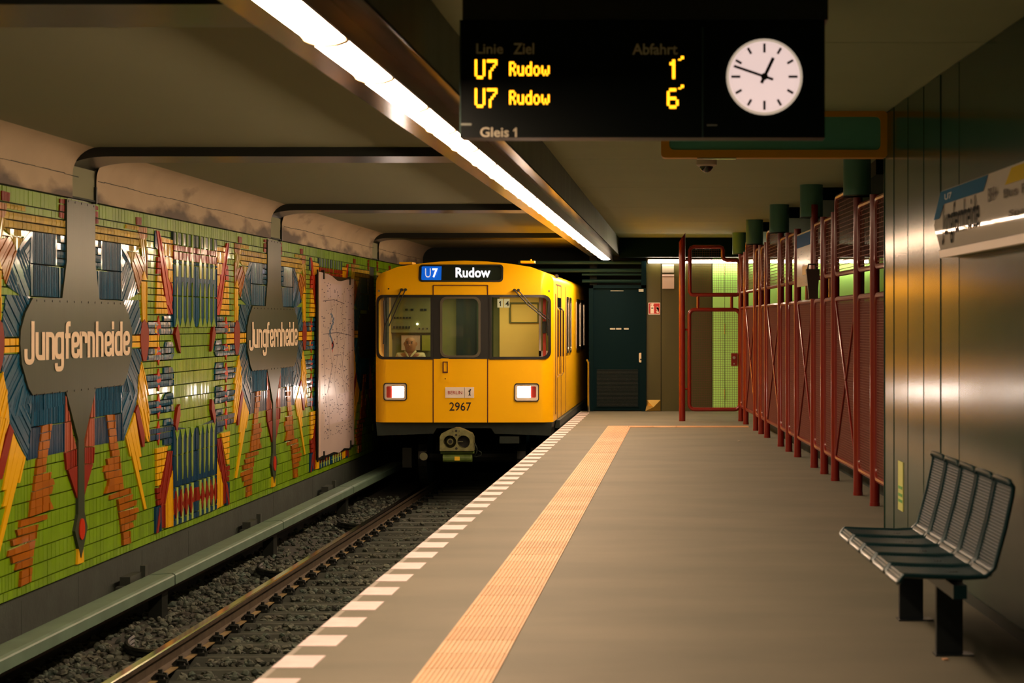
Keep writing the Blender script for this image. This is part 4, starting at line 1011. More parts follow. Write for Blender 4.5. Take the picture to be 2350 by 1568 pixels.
for sgn in (-1, 1):
    b = len(Vs); Vs += [(sgn*.165, .01, 1.06), (sgn*.225, -.02, .86)]; Rs += [.075, .062]; Es += [(2, b), (b, b+1)]
sh = skin_body('shirt', [(x, y, z+base) for x, y, z in Vs], Es, Rs, mat('shirt', (.66, .58, .36), .8), drv)
mb = MB(); mb.tube([(-.08, -.01, base+1.135), (-.04, -.09, base+1.08), (0, -.12, base+1.02), (.04, -.09, base+1.08), (.08, -.01, base+1.135)], .016, 6); mb.build('collar', mat('shirt', (.66, .58, .36)), drv, smooth=True)
st = MB(); st.box(-.25, .25, .12, .22, .2, base+1.0); st.box(-.25, .25, -.3, .2, .40, base+.62); so = st.build('seat', mCd, train); so.location = (DX, .85, 0)
# ---------------------------------------------------------------- end wall of the platform
ED = 35.3
ex = lambda x: (x-VX)*ED/F
ez = lambda y: H+(VY-y)*ED/F
we = MB()
we.box(ex(1483), 4.3, ED+.02, ED+.3, 0, H+1.5, M_grout); we.box(ex(1352), ex(1483), ED+.02, ED+.3, 0, ez(655), M_grout); weo = we.build('wall_back'); tag(weo, kind='structure')
for a, b, m in ((1483, 1516.5, M_olive), (1518, 1570, M_olive), (1571.5, 1633.5, M_olive)):
    mb = MB(); mb.box(ex(a), ex(b), ED-.02, ED+.02, 0, ez(590)); mb.build('wall_panel', m, weo)
x = 1635
for wd_ in [28, 38]+[45]*9:
    mb = MB(); mb.box(ex(x+.5), ex(x+wd_-.5), ED-.02, ED+.02, 0, ez(590)); p_ = mb.build('wall_panel', M_gwall, weo)
    if x == 1663:
        mb = MB()
        for a, b in ((607, 632), (743, 766), (893, 917)): mb.tube([(ex(1663), ED-.05, ez(a)), (ex(1663), ED-.05, ez(b))], .008, 6)
        mb.build('handle', M_chrome, p_)
    x += wd_
mb = MB(); mb.box(ex(1424), 4.3, ED-.45, ED, ez(592), H+1.5); tag(mb.build('trim_8', M_darkteal), kind='structure')
# bent kick panel, its golden reflection put into the sheet colour
mb = MB(); a, b = ex(1484), ex(1516)
mb.add([(a, ED-.02, ez(918)), (b, ED-.02, ez(918)), (b, ED-.03, .01), (a-.02, ED-.16, .01), ((a+b)/2, ED-.12, ez(934)), (a, ED-.05, ez(930))], [(0, 1, 4, 5), (1, 2, 4), (2, 3, 4), (3, 5, 4)])
mb.build('bent_kick_plate', mat('gold_reflection_sheet', (.5, .33, .08), .3, .8), weo)
# door
d1 = MB(); d1.box(ex(1360), ex(1480), ED-.03, ED+.03, 0.02, ez(655), M_darkteal); do = d1.build('door_1'); tag(do, kind='structure')
mb = MB(); 
for bx in ((1352, 1362, 0, 655), (1472, 1483, 0, 600)): mb.box(ex(bx[0]), ex(bx[1]), ED-.08, ED, 0, ez(bx[3]))
mb.box(ex(1352), ex(1483), ED-.08, ED, ez(662), ez(655)); mb.build('door_frame', M_darkteal, do)
mb = MB(); mb.box(ex(1368), ex(1466), ED-.045, ED-.03, .07, ez(842)); mb.build('vent_grille_panel', M_darkteal, do)
mb = MB()
for q in range(30): mb.box(ex(1370), ex(1464), ED-.052, ED-.045, .09+q*.022, .098+q*.022)
mb.build('grille_slats', M_black, do)
mb = MB(); mb.prism(rr(ex(1466.5), ex(1474.5), ez(832), ez(810), .02), XZ, ED-.055, ED-.03); hp_ = mb.build('lock_plate', mat('lock_cream', (.62, .55, .36), .35, .4), do)
mb = MB(); mb.tube([(ex(1470.5), ED-.06, ez(825)), (ex(1470.5), ED-.054, ez(825))], .014, 8); mb.build('keyhole', M_black, hp_)
mb = MB()
for a, b in ((1400, 1412), (1414, 1426), (1432, 1443)): mb.box(ex(a), ex(b), ED-.036, ED-.03, ez(756.5), ez(753))
mb.box(ex(1466), ex(1477), ED-.085, ED-.08, ez(670), ez(664)); mb.box(ex(1401), ex(1431), ED-.036, ED-.03, ez(668.5), ez(667)); mb.build('label_strip', mat('strip_grey', (.4, .42, .34), .5), do)
# pipes above the door
for i, (y_, r_) in enumerate(((602, .03), (620, .035), (629, .02), (644, .03))):
    mb = MB(); mb.tube([(-3.0 if i < 2 else -1.88, ED+.2+.1*i, ez(y_)), (ex(1481), ED+.2+.1*i, ez(y_))], r_, 8); o2 = mb.build('service_pipe', mat('pipe_green', (.03, .09, .07), .35, .3)); tag(o2, ['topmost dark green pipe running above the dark door', 'second pipe from the top above the dark door', 'thin third pipe from the top above the dark door', 'lowest dark green pipe above the dark door'][i], 'pipe', 'pipes above the door')
# handrail post beside the train
mb = MB(); mb.tube([(ex(1355), ED-.6, 0), (ex(1355), ED-.6, ez(830)), (ex(1355)-.03, ED-.5, ez(826))], .022, 8); o2 = mb.build('railing_post', M_chrome); tag(o2, 'thin silver railing post at the platform end beside the train', 'post')
# tunnel around the train, beyond the platform, all in one near-black colour
mt = mat('tunnel_dark', (.012, .018, .015), .9)
mb = MB(); mb.box(XW-.3, ex(1352), 37.4, 37.9, H+1.02, H+1.9, mt); mb.box(XW-.3, XW+.45, 37.4, 45, -1.4, H+1.9, mt); mb.box(-1.75, -1.62, 35.9, 45, -1.4, H+1.5, mt); mb.box(XW, -1.5, 45, 45.3, -1.4, H+1.5, mt)
mb.box(XW-.3, -1.5, 37.9, 45, H+1.02, H+1.3, mt); mb.box(-1.75, ex(1424), 35.6, 36, H+1.5, H+1.9, mt); mb.box(-1.75, ex(1490), 36.4, 36.6, 0, H+1.6, mt); o2 = mb.build('trim_9'); tag(o2, kind='structure')
# rounded dark corner of the tunnel mouth
mb = MB(); z0 = H+1.42; mb.prism([(XW, z0-.5), (XW+.02, z0-.5), (XW+.45, z0-.5), (XW+.45, H+1.1), (-1.8, H+1.1), (-1.8, z0), (XW, z0)][::-1], XZ, 37.35, 37.45); o2 = mb.build('trim_10', mt); tag(o2, kind='structure')
# strip light on the end wall
sl = thing('strip_light', 'long thin white strip light at the top of the end wall behind the red gate', 'lamp', (ex(1487), ED-.1, ez(602)))
M_strip = mat('strip_emit', (1, .95, .9), .4, emit=55, ecol=(1, .78, .56))
ln = 3.9
mb = MB(); x = .01
while x < ln: mb.tube([(x, -.03, 0), (min(x+1.48, ln), -.03, 0)], .019, 8); x += 1.5
mb.build('tube', M_strip, sl); mb = MB(); mb.box(0, ln, 0, .06, -.01, .045); mb.build('housing', M_white, sl)
# wall boxes and fire sign
for (x0, x1, y0, y1), lab, m in (((1520, 1546.5, 607, 626), 'small grey box high on the olive end wall, upper of two', mat('box_grey', (.30, .28, .22), .35)), ((1520, 1547, 630, 663), 'pinkish grey notice case on the olive end wall, lower of two', mat('box_pink', (.5, .4, .33), .25, coat=.4))):
    t = thing('wall_box', lab, 'box', (ex(x0), ED-.02, ez(y1))); mb = MB(); mb.box(0, ex(x1)-ex(x0), -.06, 0, 0, ez(y0)-ez(y1)); mb.build('case', m, t)
    mb = MB(); mb.box(.0, ex(x1)-ex(x0), -.065, -.06, ez(y0)-ez(y1)-.03, ez(y0)-ez(y1)-.015); mb.build('lid_edge', M_white, t)
fs_ = thing('fire_extinguisher_sign', 'square red sign with white fire extinguisher and flame on olive wall', 'sign', (ex(1488), ED-.02, ez(722)))
S = ex(1515)-ex(1488)
mb = MB(); mb.box(0, S, -.006, 0, 0, S); mb.build('plate', mat('sign_white', (.85, .75, .65), .5), fs_)
mb = MB(); mb.box(.04*S, .96*S, -.008, -.006, .06*S, .95*S); mb.build('red_field', mat('sign_red', (.42, .012, .01), .5), fs_)
mb = MB(); Q = lambda a, b: (a*S, -.010, b*S)
def poly(mb, pts): mb.add([Q(a, b) for a, b in pts], [tuple(range(len(pts)))])
poly(mb, [(.18, .1), (.48, .1), (.48, .68), (.42, .76), (.38, .80), (.28, .80), (.24, .76), (.18, .68)]); poly(mb, [(.26, .80), (.42, .80), (.44, .93), (.28, .93)])
poly(mb, [(.12, .70), (.17, .70), (.19, .80), (.27, .86), (.27, .92), (.17, .86)]); poly(mb, [(.4, .88), (.47, .84), (.47, .93), (.4, .93)])
for k_ in range(4): poly(mb, [(.66+.02*(k_ % 2), .34-.07*k_+.25), (.88, .25-.07*k_+.15), (.88, .38-.07*k_+.18), (.76, .42-.07*k_+.2)])
poly(mb, [(.66, .28), (.88, .28), (.90, .16), (.80, .12), (.70, .16)]); poly(mb, [(.67, .70), (.74, .60), (.80, .72), (.88, .55), (.88, .4), (.7, .45)])
mb.build('pictogram', mat('sign_white', (1, 1, 1)), fs_)
mb = MB(); mb.box(.24*S, .42*S, -.0115, -.0105, .50*S, .58*S); mb.build('label', M_rubber, fs_)

# ---------------------------------------------------------------- red mesh fence
def XF(D): return 1.645-.0505*(D-16.2)
fence = thing('mesh_fence', 'long red tubular fence with fine wire mesh panels closing off the stairwell', 'fence', (0, 0, 0))
fd = Vector((-.0505, 1, 0)).normalized()
FP = [15.2, 16.2, 17.0, 18.05, 19.7, 20.6, 21.5, 23.2, 24.2, 25.2, 27.1, 28.0, 28.9, 30.7, 31.7]
A_ = (18.05, 21.5, 25.2, 28.9)
def FPos(D, z, off=0): return Vector((XF(D)-off, D, z))
pm = {}
for D in FP:
    top = 2.84 if D in A_ else 2.66
    key = round(top, 2)
    if key not in pm:
        mb = MB(); mb.tube([(0, 0, 0), (0, 0, top)], .042, 12); mb.tube([(0, 0, 0), (0, 0, .03)], .045, 12); q = mb.build('post', M_red, fence, smooth=True); pm[key] = q.data
    else: q = link('post', pm[key], fence)
    q.location = FPos(D, 0)
def framed(a, b, z0, z1, parent, r=.024, step=.032, xbrace=False):
    L = (FPos(b, 0)-FPos(a, 0)).length; u = (FPos(b, 0)-FPos(a, 0)).normalized(); nn = Vector((-u.y, u.x, 0)); off = -.008
    o_ = FPos(a, 0)+nn*off
    P = lambda s, z, w=0: o_+u*s+Vector((0, 0, z))+nn*w
    mb = MB(); c = rr(.045, L-.045, z0, z1, .10, 4); mb.tube([P(s, z) for s, z in c], r, 8, closed=True)
    if xbrace:
        pass
    fo = mb.build('panel_frame', M_red, parent, smooth=True)
    mb = MB(); s = .05+step
    while s < L-.05: mb.obox(P(s, (z0+z1)/2), u*.0022, Vector((0, 0, (z1-z0)/2-.015)), nn*.0018); s += step*1.4
    z = z0+step
    while z < z1-.01: mb.obox(P(L/2, z, -.003), u*(L/2-.05), Vector((0, 0, .003)), nn*.0022); z += step*.9
    mb.build('wire_mesh', M_mesh, fo, fix=False)
    if xbrace:
        mb = MB(); m_ = .06
        for s0, s1 in ((m_, L-m_), (L-m_, m_)): mb.tube([P(s0, z0, .01), P(s1, z1, .01)], .013, 6)
        mb.build('cross_brace', M_red, parent)
for a, b in zip(FP, FP[1:]):
    wide = b-a > 1.3 and b != 31.7 or (b == 30.7)
    ztop = 2.80 if (wide or any(abs(a-x-.9) < .25 for x in A_)) else 2.62
    framed(a, b, .23, 1.80, fence, step=.026, xbrace=b-a > 1.3)
    if (a, b) == (21.5, 23.2): continue
    framed(a, b, 2.04, ztop, fence, step=.045)
# second lighter mesh behind (double skin) and stairwell kerb
kb_ = MB(); a, b = FPos(15, 0), FPos(31.7, 0)
kb_.prism([(a.x+.22, a.y), (b.x+.22, b.y), (b.x+.34, b.y), (a.x+.34, a.y)], XY, 0, .10); ko = kb_.build('stair_kerb', M_concrete); tag(ko, 'low concrete kerb running on the floor behind the red fence', 'kerb')
# second red fence leaf behind (other side of the stairs)
bk = thing('back_fence', 'second dark red mesh fence standing behind the first, across the stairs', 'fence', (0, 0, 0))
for i, D in enumerate([16.5, 19.5, 22.5, 25.5, 28.5, 31.5]):
    mb = MB(); mb.tube([(XF(D)+1.05, D, 0), (XF(D)+1.05, D, 2.9)], .05, 8); mb.build('post', M_red, bk)
mb = MB()
for z in (.25, 1.0, 1.80): mb.tube([(XF(16.5)+1.05, 16.5, z), (XF(31.5)+1.05, 31.5, z)], .024, 6)
for k_ in range(160): 
    D = 16.5+k_*.094; mb.tube([(XF(D)+1.05, D, .25), (XF(D)+1.05, D, 1.80)], .009, 4, cap=False)
mb.build('railing_bars', M_mesh, bk)
wr2 = MB(); wr2.box(4.2, 4.4, -6, 36, 0, H+1.5); o2 = wr2.build('wall_far_right', mat('stair_wall', (.10, .11, .08), .7)); tag(o2, kind='structure')
# ducts
for D, lab in zip((17.96, 21.6, 25.2, 28.9, 33.0), ('nearest the viewer, the largest', 'second from the viewer', 'third from the viewer', 'fourth from the viewer, small', 'by the end wall right of the gate')):
    mb = MB(); mb.tube([(0, 0, 0), (0, 0, .36)], .125, 20, M_teal); mb.tube([(0, 0, 0), (0, 0, .012)], .127, 20, M_rib); o2 = mb.build('ceiling_post_sleeve', smooth=True); o2.location = (XF(D)-.02 if D < 32 else .88, D, 2.70)
    tag(o2, 'teal round ceiling sleeve over a red fence post, '+lab if D < 32 else 'teal round ceiling sleeve '+lab, 'sleeve', 'teal ceiling sleeves above the fence')
# information board in the fence
ib = thing('timetable_board', 'white timetable board with blue header fixed in the red fence', 'board', (0, 0, 0))
a, b = FPos(23.0, 0), FPos(21.62, 0); u = (b-a).normalized(); nn = Vector((u.y, -u.x, 0)); nn = -nn if nn.x > 0 else nn
def IB(s, z, w=0): return a+u*s+nn*(.02+w)+Vector((0, 0, z))
Lb = (b-a).length
def quadm(nm, s0, s1, z0, z1, w, m, par, t=.004):
    mb = MB(); mb.obox(IB((s0+s1)/2, (z0+z1)/2, w), u*(s1-s0)/2, nn*t, Vector((0, 0, (z1-z0)/2))); return mb.build(nm, m, par)
M_poster = mat('poster_white', (.62, .57, .48), .22, coat=.4)
quadm('panel', 0, Lb, 1.975, 2.58, 0, M_poster, ib, .008)
quadm('blue_header', .05, Lb, 2.42, 2.56, .011, mat('poster_blue', (.0, .09, .28), .6, spec=.03), ib)
quadm('yellow_box', Lb*.45, Lb*.85, 2.10, 2.20, .011, mat('poster_yellow', (.65, .4, .05), .5), ib)
mb = MB(); R5 = random.Random(2)
for q in range(40):
    s = .1+R5.random()*(Lb-.25); z = 2.0+R5.random()*.38; mb.obox(IB(s, z, .0125), u*R5.uniform(.01, .05), nn*.0005, Vector((0, 0, .003)))
mb.build('printed_lines', mat('print_grey', (.12, .11, .11), .6), ib)
# waste bin hung on fence
D = 21.0; bn = thing('hanging_box', 'dark tapered box hung on the red fence beside the timetable board', 'box', (wx(1866, D), D-.06, 0))
s_ = D/F; zz = lambda y: H+(VY-y)*s_
mb = MB(); t0, t1 = zz(618), zz(686)
vs = []
for z, h0, dpt in ((t1, .045, .10), (t0, .075, .16)): vs += [(-h0, 0, z), (h0*.9, 0, z), (h0*.9, dpt, z), (-h0, dpt, z)]
mb.add(vs, [(0, 1, 2, 3), (4, 5, 6, 7), (0, 1, 5, 4), (1, 2, 6, 5), (2, 3, 7, 6), (3, 0, 4, 7)]); mb.build('bin_body', mat('bin_brown', (.025, .014, .008), .5), bn)
mb = MB(); mb.tube([(-.06, .02, t0), (-.05, .02, t0+.05), (.02, .02, t0+.05), (.03, .02, t0)], .01, 6); mb.build('bracket', M_black, bn)
# ---------------------------------------------------------------- red gate
GD = 31.7; gx = lambda x: (x-VX)*GD/F; gz = lambda y: H+(VY-y)*GD/F
mb = MB(); mb.tube([(gx(1565.5), GD, 0), (gx(1565.5), GD, gz(556))], .052, 16)
n_ = 16; c = gx(1565.5)
ringb = [(c+.052*math.cos(k*math.pi/8), GD+.052*math.sin(k*math.pi/8), gz(556)) for k in range(16)]; ringt = [(x, y, z+.09*(1+(x-c)/.052)/1.2) for x, y, z in ringb]
mb.add(ringb+ringt, [(k, (k+1) % 16, 16+(k+1) % 16, 16+k) for k in range(16)]+[tuple(range(16, 32))])
gp = mb.build('gate_post', M_red, smooth=True); tag(gp, 'single thick red round post with slanted top left of the gate', 'post')
gate = thing('mesh_gate', 'red tubular gate with square wire mesh in two panels and a lock', 'gate', (0, 0, 0))
def gframe(pts, r=.033): 
    mb = MB(); mb.tube([(gx(a), GD, gz(b)) for a, b in pts], r, 10, closed=True); return mb.build('gate_frame', M_red, gate, smooth=True)
lo = rr(1582, 1698, 711, 940, 12, 4); gf1 = gframe(lo)
up = [(1583, 670)]+[(1586, 675), (1590, 677), (1690, 677), (1695, 675), (1697, 670), (1697, 606), (1695, 600), (1690, 597.5), (1667, 597), (1662, 595), (1659, 590), (1659, 575), (1657, 569), (1652, 566.5), (1592, 566.5), (1586, 569), (1583, 575)]
gf2 = gframe(up)
mb = MB()
for a in (1602, 1679): mb.tube([(gx(a), GD, gz(677)), (gx(a), GD, gz(711))], .025, 8)
for b in (757, 893, 598): mb.tube([(gx(1572), GD, gz(b)), (gx(1582), GD, gz(b))], .018, 6)
mb.build('connector', M_red, gate)
def gmesh(x0, x1, y0, y1, par, cut=None):
    mb = MB(); x = x0
    while x <= x1+.1:
        ya = y0 if not cut or x < cut[0] else cut[1]; mb.obox((gx(x), GD, (gz(ya)+gz(y1))/2), (.0018, 0, 0), (0, .0018, 0), (0, 0, (gz(ya)-gz(y1))/2)); x += 5.35
    y = y0
    while y <= y1+.1:
        xb = x1 if not cut or y > cut[1] else cut[0]; mb.obox(((gx(x0)+gx(xb))/2, GD+.004, gz(y)), ((gx(xb)-gx(x0))/2, 0, 0), (0, .0018, 0), (0, 0, .0018)); y += 5.35
    mb.build('wire_mesh', mat('gate_wire', (.10, .035, .02), .4, .3), par, fix=False)
gmesh(1584, 1697, 713, 939, gf1); gmesh(1585, 1696, 569, 676, gf2, (1659, 598))
mb = MB(); mb.box(gx(1678), gx(1693), GD-.035, GD+.03, gz(840), gz(811)); lk = mb.build('lock_case', M_red, gate)
mb = MB(); mb.tube([(gx(1684.5), GD-.05, gz(821)), (gx(1684.5), GD-.035, gz(821))], .025, 12); mb.tube([(gx(1684.5), GD-.05, gz(835)), (gx(1684.5), GD-.035, gz(835))], .014, 8); mb.build('lock_cylinder', M_chrome, lk)
# ---------------------------------------------------------------- things hung from the ceiling
# departure board with clock
BD = 9.1; bz = lambda y: H+(VY-y)*BD/F; bx_ = lambda x: (x-VX)*BD/F
board = thing('departure_board', 'black hanging departure display showing U7 Rudow with a round station clock', 'display', (0, BD, 0))
mb = MB(); mb.box(bx_(1055), bx_(1893), 0, .16, bz(316), bz(46)); mb.build('housing', M_screen, board)
mb = MB(); mb.box(bx_(1062), bx_(1900), -.012, .17, bz(46), H+1.5); mb.build('mounting_rail', M_black, board)
mb = MB(); mb.box(bx_(1611), bx_(1614), -.004, .0, bz(316), bz(62)); mb.box(bx_(1055), bx_(1057.5), -.004, 0, bz(316), bz(46)); mb.build('seam', mat('seam_teal', (.03, .07, .06), .4, .4), board)
mb = MB(); mb.box(bx_(1056), bx_(1082), -.003, 0, bz(288), bz(283)); mb.box(bx_(1622), bx_(1646), -.003, 0, bz(289), bz(286)); mb.build('maker_plate', mat('grey_tag', (.2, .22, .18), .4), board)
M_led = mat('led_amber', (1, .45, .02), .5, emit=2.6, ecol=(1, .42, .01))
M_dim = mat('print_dim', (.5, .5, .36), .6); M_dim2 = mat('print_grey2', (.5, .46, .34), .6)
for s, x0, x1, y0, y1, m in (('Linie', 1093, 1155, 100, 124, M_dim), ('Ziel', 1178, 1226, 99, 125, M_dim), ('Abfahrt', 1451, 1555, 100, 126, M_dim), ('Gleis', 1102, 1168, 292, 315, M_dim2)):
    text('lettering', s, m, board, (bx_(x0), -.002, bz(y1)), ROTF, bz(y0)-bz(y1), bx_(x1)-bx_(x0), bold=.02)
one('lettering', M_dim2, board, (bx_(1176), -.002, bz(315)), bz(293)-bz(315), bx_(1190)-bx_(1176))
FONT = {'U': ['10001']*6+['01110'], '7': ['11111', '00001', '00010', '00100', '01000', '01000', '01000'], 'R': ['1110', '1001', '1001', '1110', '1010', '1001', '1001'],
 'u': ['0000', '0000', '1001', '1001', '1001', '1001', '0111'], 'd': ['0001', '0001', '0111', '1001', '1001', '1001', '0111'], 'o': ['0000', '0000', '0110', '1001', '1001', '1001', '0110'],
 'w': ['00000', '00000', '10001', '10001', '10101', '10101', '01010'], '1': ['00100', '01100', '00100', '00100', '00100', '00100', '00100'], '6': ['01110', '10000', '10000', '11110', '10001', '10001', '01110'], "'": ['01', '01', '10', '00', '00', '00', '00']}
def led(s, x0, x1, y0, y1, parent, name='led_text'):
    cols = sum(len(FONT[c][0])+1 for c in s)-1; dx = (x1-x0)/cols; dy = (y1-y0)/7; mb = MB(); c0 = 0
    for ch in s:
        g = FONT[ch]
        for r, row in enumerate(g):
            for c, bit in enumerate(row):
                if bit == '1':
                    px = x0+(c0+c+.5)*dx; py = y0+(r+.5)*dy; w = .56*dx; h = .54*dy
                    mb.box(bx_(px-w), bx_(px+w), -.004, -.001, bz(py+h), bz(py-h))
        c0 += len(g[0])+1
    mb.build(name, M_led, parent)
for dy in (0, 66):
    led('U7', 1090, 1141, 137+dy, 181+dy, board); led('Rudow', 1169, 1261, 142+dy, 174+dy, board)
led('1', 1531, 1561, 137, 181, board); led("'", 1557, 1569, 129, 152, board); led('6', 1531, 1557, 203, 249, board); led("'", 1557, 1569, 195, 218, board)
cx_, cz_, cr = bx_(1754), bz(177), 87.5*BD/F
clock = MB(); clock.tube([(cx_, .0, cz_), (cx_, -.012, cz_)], [cr, cr], 48, mat('clock_rim', (.6, .5, .4), .5, emit=.42, ecol=(1, .8, .6))); co = clock.build('clock', None, board)
mb = MB(); mb.tube([(cx_, -.012, cz_), (cx_, -.014, cz_)], cr*.93, 48); mb.build('clock_face', mat('clock_face', (.85, .75, .72), .5, emit=.78, ecol=(1, .74, .68)), co)
mb = MB()
for h_ in range(12):
    t = h_*math.pi/6; d_ = Vector((math.sin(t), 0, math.cos(t))); n_ = Vector((math.cos(t), 0, -math.sin(t)))
    L_ = .12 if h_ % 3 == 0 else .09; mb.obox(Vector((cx_, -.0155, cz_))+d_*cr*(.87-L_), n_*.0055, (0, .001, 0), d_*cr*L_)
for h_ in range(60):
    t = h_*math.pi/30; d_ = Vector((math.sin(t), 0, math.cos(t))); mb.obox(Vector((cx_, -.0155, cz_))+d_*cr*.86, (.0008, 0, 0), (0, .0006, 0), (0, 0, .0012))
mb.build('hour_mark', M_rubber, co)
def hand(p0, p1, w, yy):
    a = Vector((bx_(p0[0]), yy, bz(p0[1]))); b = Vector((bx_(p1[0]), yy, bz(p1[1]))); u_ = (b-a).normalized(); n_ = Vector((u_.z, 0, -u_.x))
    mb = MB(); mb.obox((a+b)/2, n_*w, (0, .0015, 0), (b-a)/2); mb.build('clock_hand', M_rubber, co)
hand((1747, 192), (1774.5, 134), .0075, -.020); hand((1774, 184), (1684, 153), .0058, -.024)
mb = MB(); mb.tube([(cx_, -.028, cz_), (cx_, -.014, cz_)], .016, 12); mb.build('hub', M_rubber, co)
# blank green sign box
SD = 14.07; gxs = lambda x: (x-VX)*SD/F; gzs = lambda y: H+(VY-y)*SD/F
sb = thing('blank_sign_box', 'ochre framed sign box with blank green face under the ceiling behind the display', 'sign', (0, SD, 0))
M_ochre = mat('ochre_frame', (.62, .30, .01), .45)
mb = MB(); ring(mb, rr(gxs(1517), gxs(2037), gzs(362), gzs(255), .03, 4), rr(gxs(1536), gxs(2021), gzs(344), gzs(268), .035, 4), XZ, -.0, .12); mb.box(gxs(1520), gxs(2034), .03, .12, gzs(360), gzs(257)); mb.build('frame', M_ochre, sb)
mb = MB(); mb.box(gxs(1534), gxs(2023), .012, .03, gzs(346), gzs(266)); mb.build('face', mat('sign_green', (.10, .38, .28), .35, col2=(.08, .36, .33), scale=1.5), sb)
mb = MB(); mb.box(gxs(1600), gxs(1690), .0, .1, gzs(364), gzs(362)); mb.build('foot_strip', M_chrome, sb)
cc = thing('security_camera', 'white ceiling dome camera with dark lens below the blank sign box', 'camera', (wx(1621, 18.1), 18.1, H+1.5))
mb = MB(); mb.tube([(0, 0, 0), (0, 0, -.06), (0, 0, -.075)], [.095, .095, .075], 20); mb.build('housing', mat('cam_white', (.5, .45, .38), .5), cc, smooth=True)
mb = MB(); mb.tube([(0, 0, -.07), (0, 0, -.09), (0, 0, -.115), (0, 0, -.13)], [.062, .06, .042, .012], 16); mb.build('dome', M_dglass, cc, smooth=True)
# ---------------------------------------------------------------- platform furniture and signs, right side
sg = thing('platform_name_sign', 'long white enamel sign reading Jungfernheide with blue arrow on the steel wall', 'sign', (0, 0, 0))
def XS(D): return XR(D)-.07
Zs = lambda y, D: H+(VY-y)*D/F
def SP(D, z, o=0): return Vector((XS(D)-o, D, z))
z0, z1 = 1.94, 2.325
mb = MB(); body = [(11.52, z0), (11.80, z0+.20), (11.56, z1), (6.5, z1), (6.5, z0)]
mb.prism(body, lambda a, b, d: (XS(a)+d, a, b), 0, .06); mb.build('panel', mat('enamel_white', (.52, .50, .42), .6, coat=.7, crough=.025, spec=.2), sg)
mb = MB(); mb.prism([(11.5, z0-.004), (6.5, z0-.004), (6.5, z0+.04), (11.55, z0+.04)], lambda a, b, d: (XS(a)-d, a, b), -.002, .018); mb.build('lower_rail', mat('rail_cream', (.66, .56, .44), .35), sg)
M_sblue = mat('sign_blue', (.0, .10, .22), .6, spec=.03)
mb = MB()
mb.add([SP(11.56, z1-.003, .003), SP(10.20, z1-.003, .003), SP(10.33, z1-.08, .003), SP(11.52, z1-.08, .003)], [(0, 1, 2, 3)])
mb.add([SP(11.56, z1-.003, .0035), SP(11.78, z0+.23, .0035), SP(11.60, z0+.23, .0035), SP(11.43, z1-.07, .0035)], [(0, 1, 2, 3)])
mb.build('blue_arrow', M_sblue, sg)
mb = MB(); mb.add([SP(9.80, z1-.085, .003), SP(9.65, z1-.01, .003), SP(8.6, z1-.01, .003), SP(8.6, z1-.085, .003)], [(0, 1, 2, 3)]); mb.build('yellow_field', mat('sign_yellow', (.5, .38, .005), .6, spec=.03), sg)
ROTR = (math.pi/2, 0, -math.pi/2+math.atan(.052))
def stext(s, D0, D1, za, zb, m, bold=.02):
    p = SP(D0, za, .005); text('lettering', s, m, sg, p, ROTR, zb-za, (D0-D1), bold=bold)
M_stx = mat('sign_text', (.02, .025, .025), .7, spec=.02); M_stg = mat('sign_grey', (.2, .19, .17), .7, spec=.02)
stext('Jungfernheide', 11.50, 10.43, z0+.07, z0+.30, M_stx, .01); stext('BH+', 10.2, 9.97, z0+.24, z0+.31, M_stg); stext('U7', 11.42, 11.2, z1-.06, z1-.025, mat('sign_pale', (.3, .38, .4), .5))
stext('Bus Rathaus', 9.82, 8.7, z0+.235, z0+.28, M_stg); stext('Spandau', 9.70, 8.8, z0+.13, z0+.17, M_stg)
ef = MB(); D = 13.5; ef.box(wx(2063, D)-.0, wx(2063, D)+.0, D, D, 0, 0) if False else None
ef.obox(Vector((XR(13.45)-.003, 13.45, (.62+.30)/2)), dr*.10, nr*.003, Vector((0, 0, .165))); efo = ef.build('exit_marker', mat('exit_glow', (.55, .60, .18), .5)); tag(efo, 'pale yellow green exit marker strip low on the steel wall', 'sign')
mb = MB()
for z in (.45, .40, .36): mb.obox(Vector((XR(13.45)-.007, 13.45, z)), dr*.08, nr*.001, Vector((0, 0, .010)))
mb.build('green_marks', mat('exit_green', (.10, .35, .08), .5), efo)
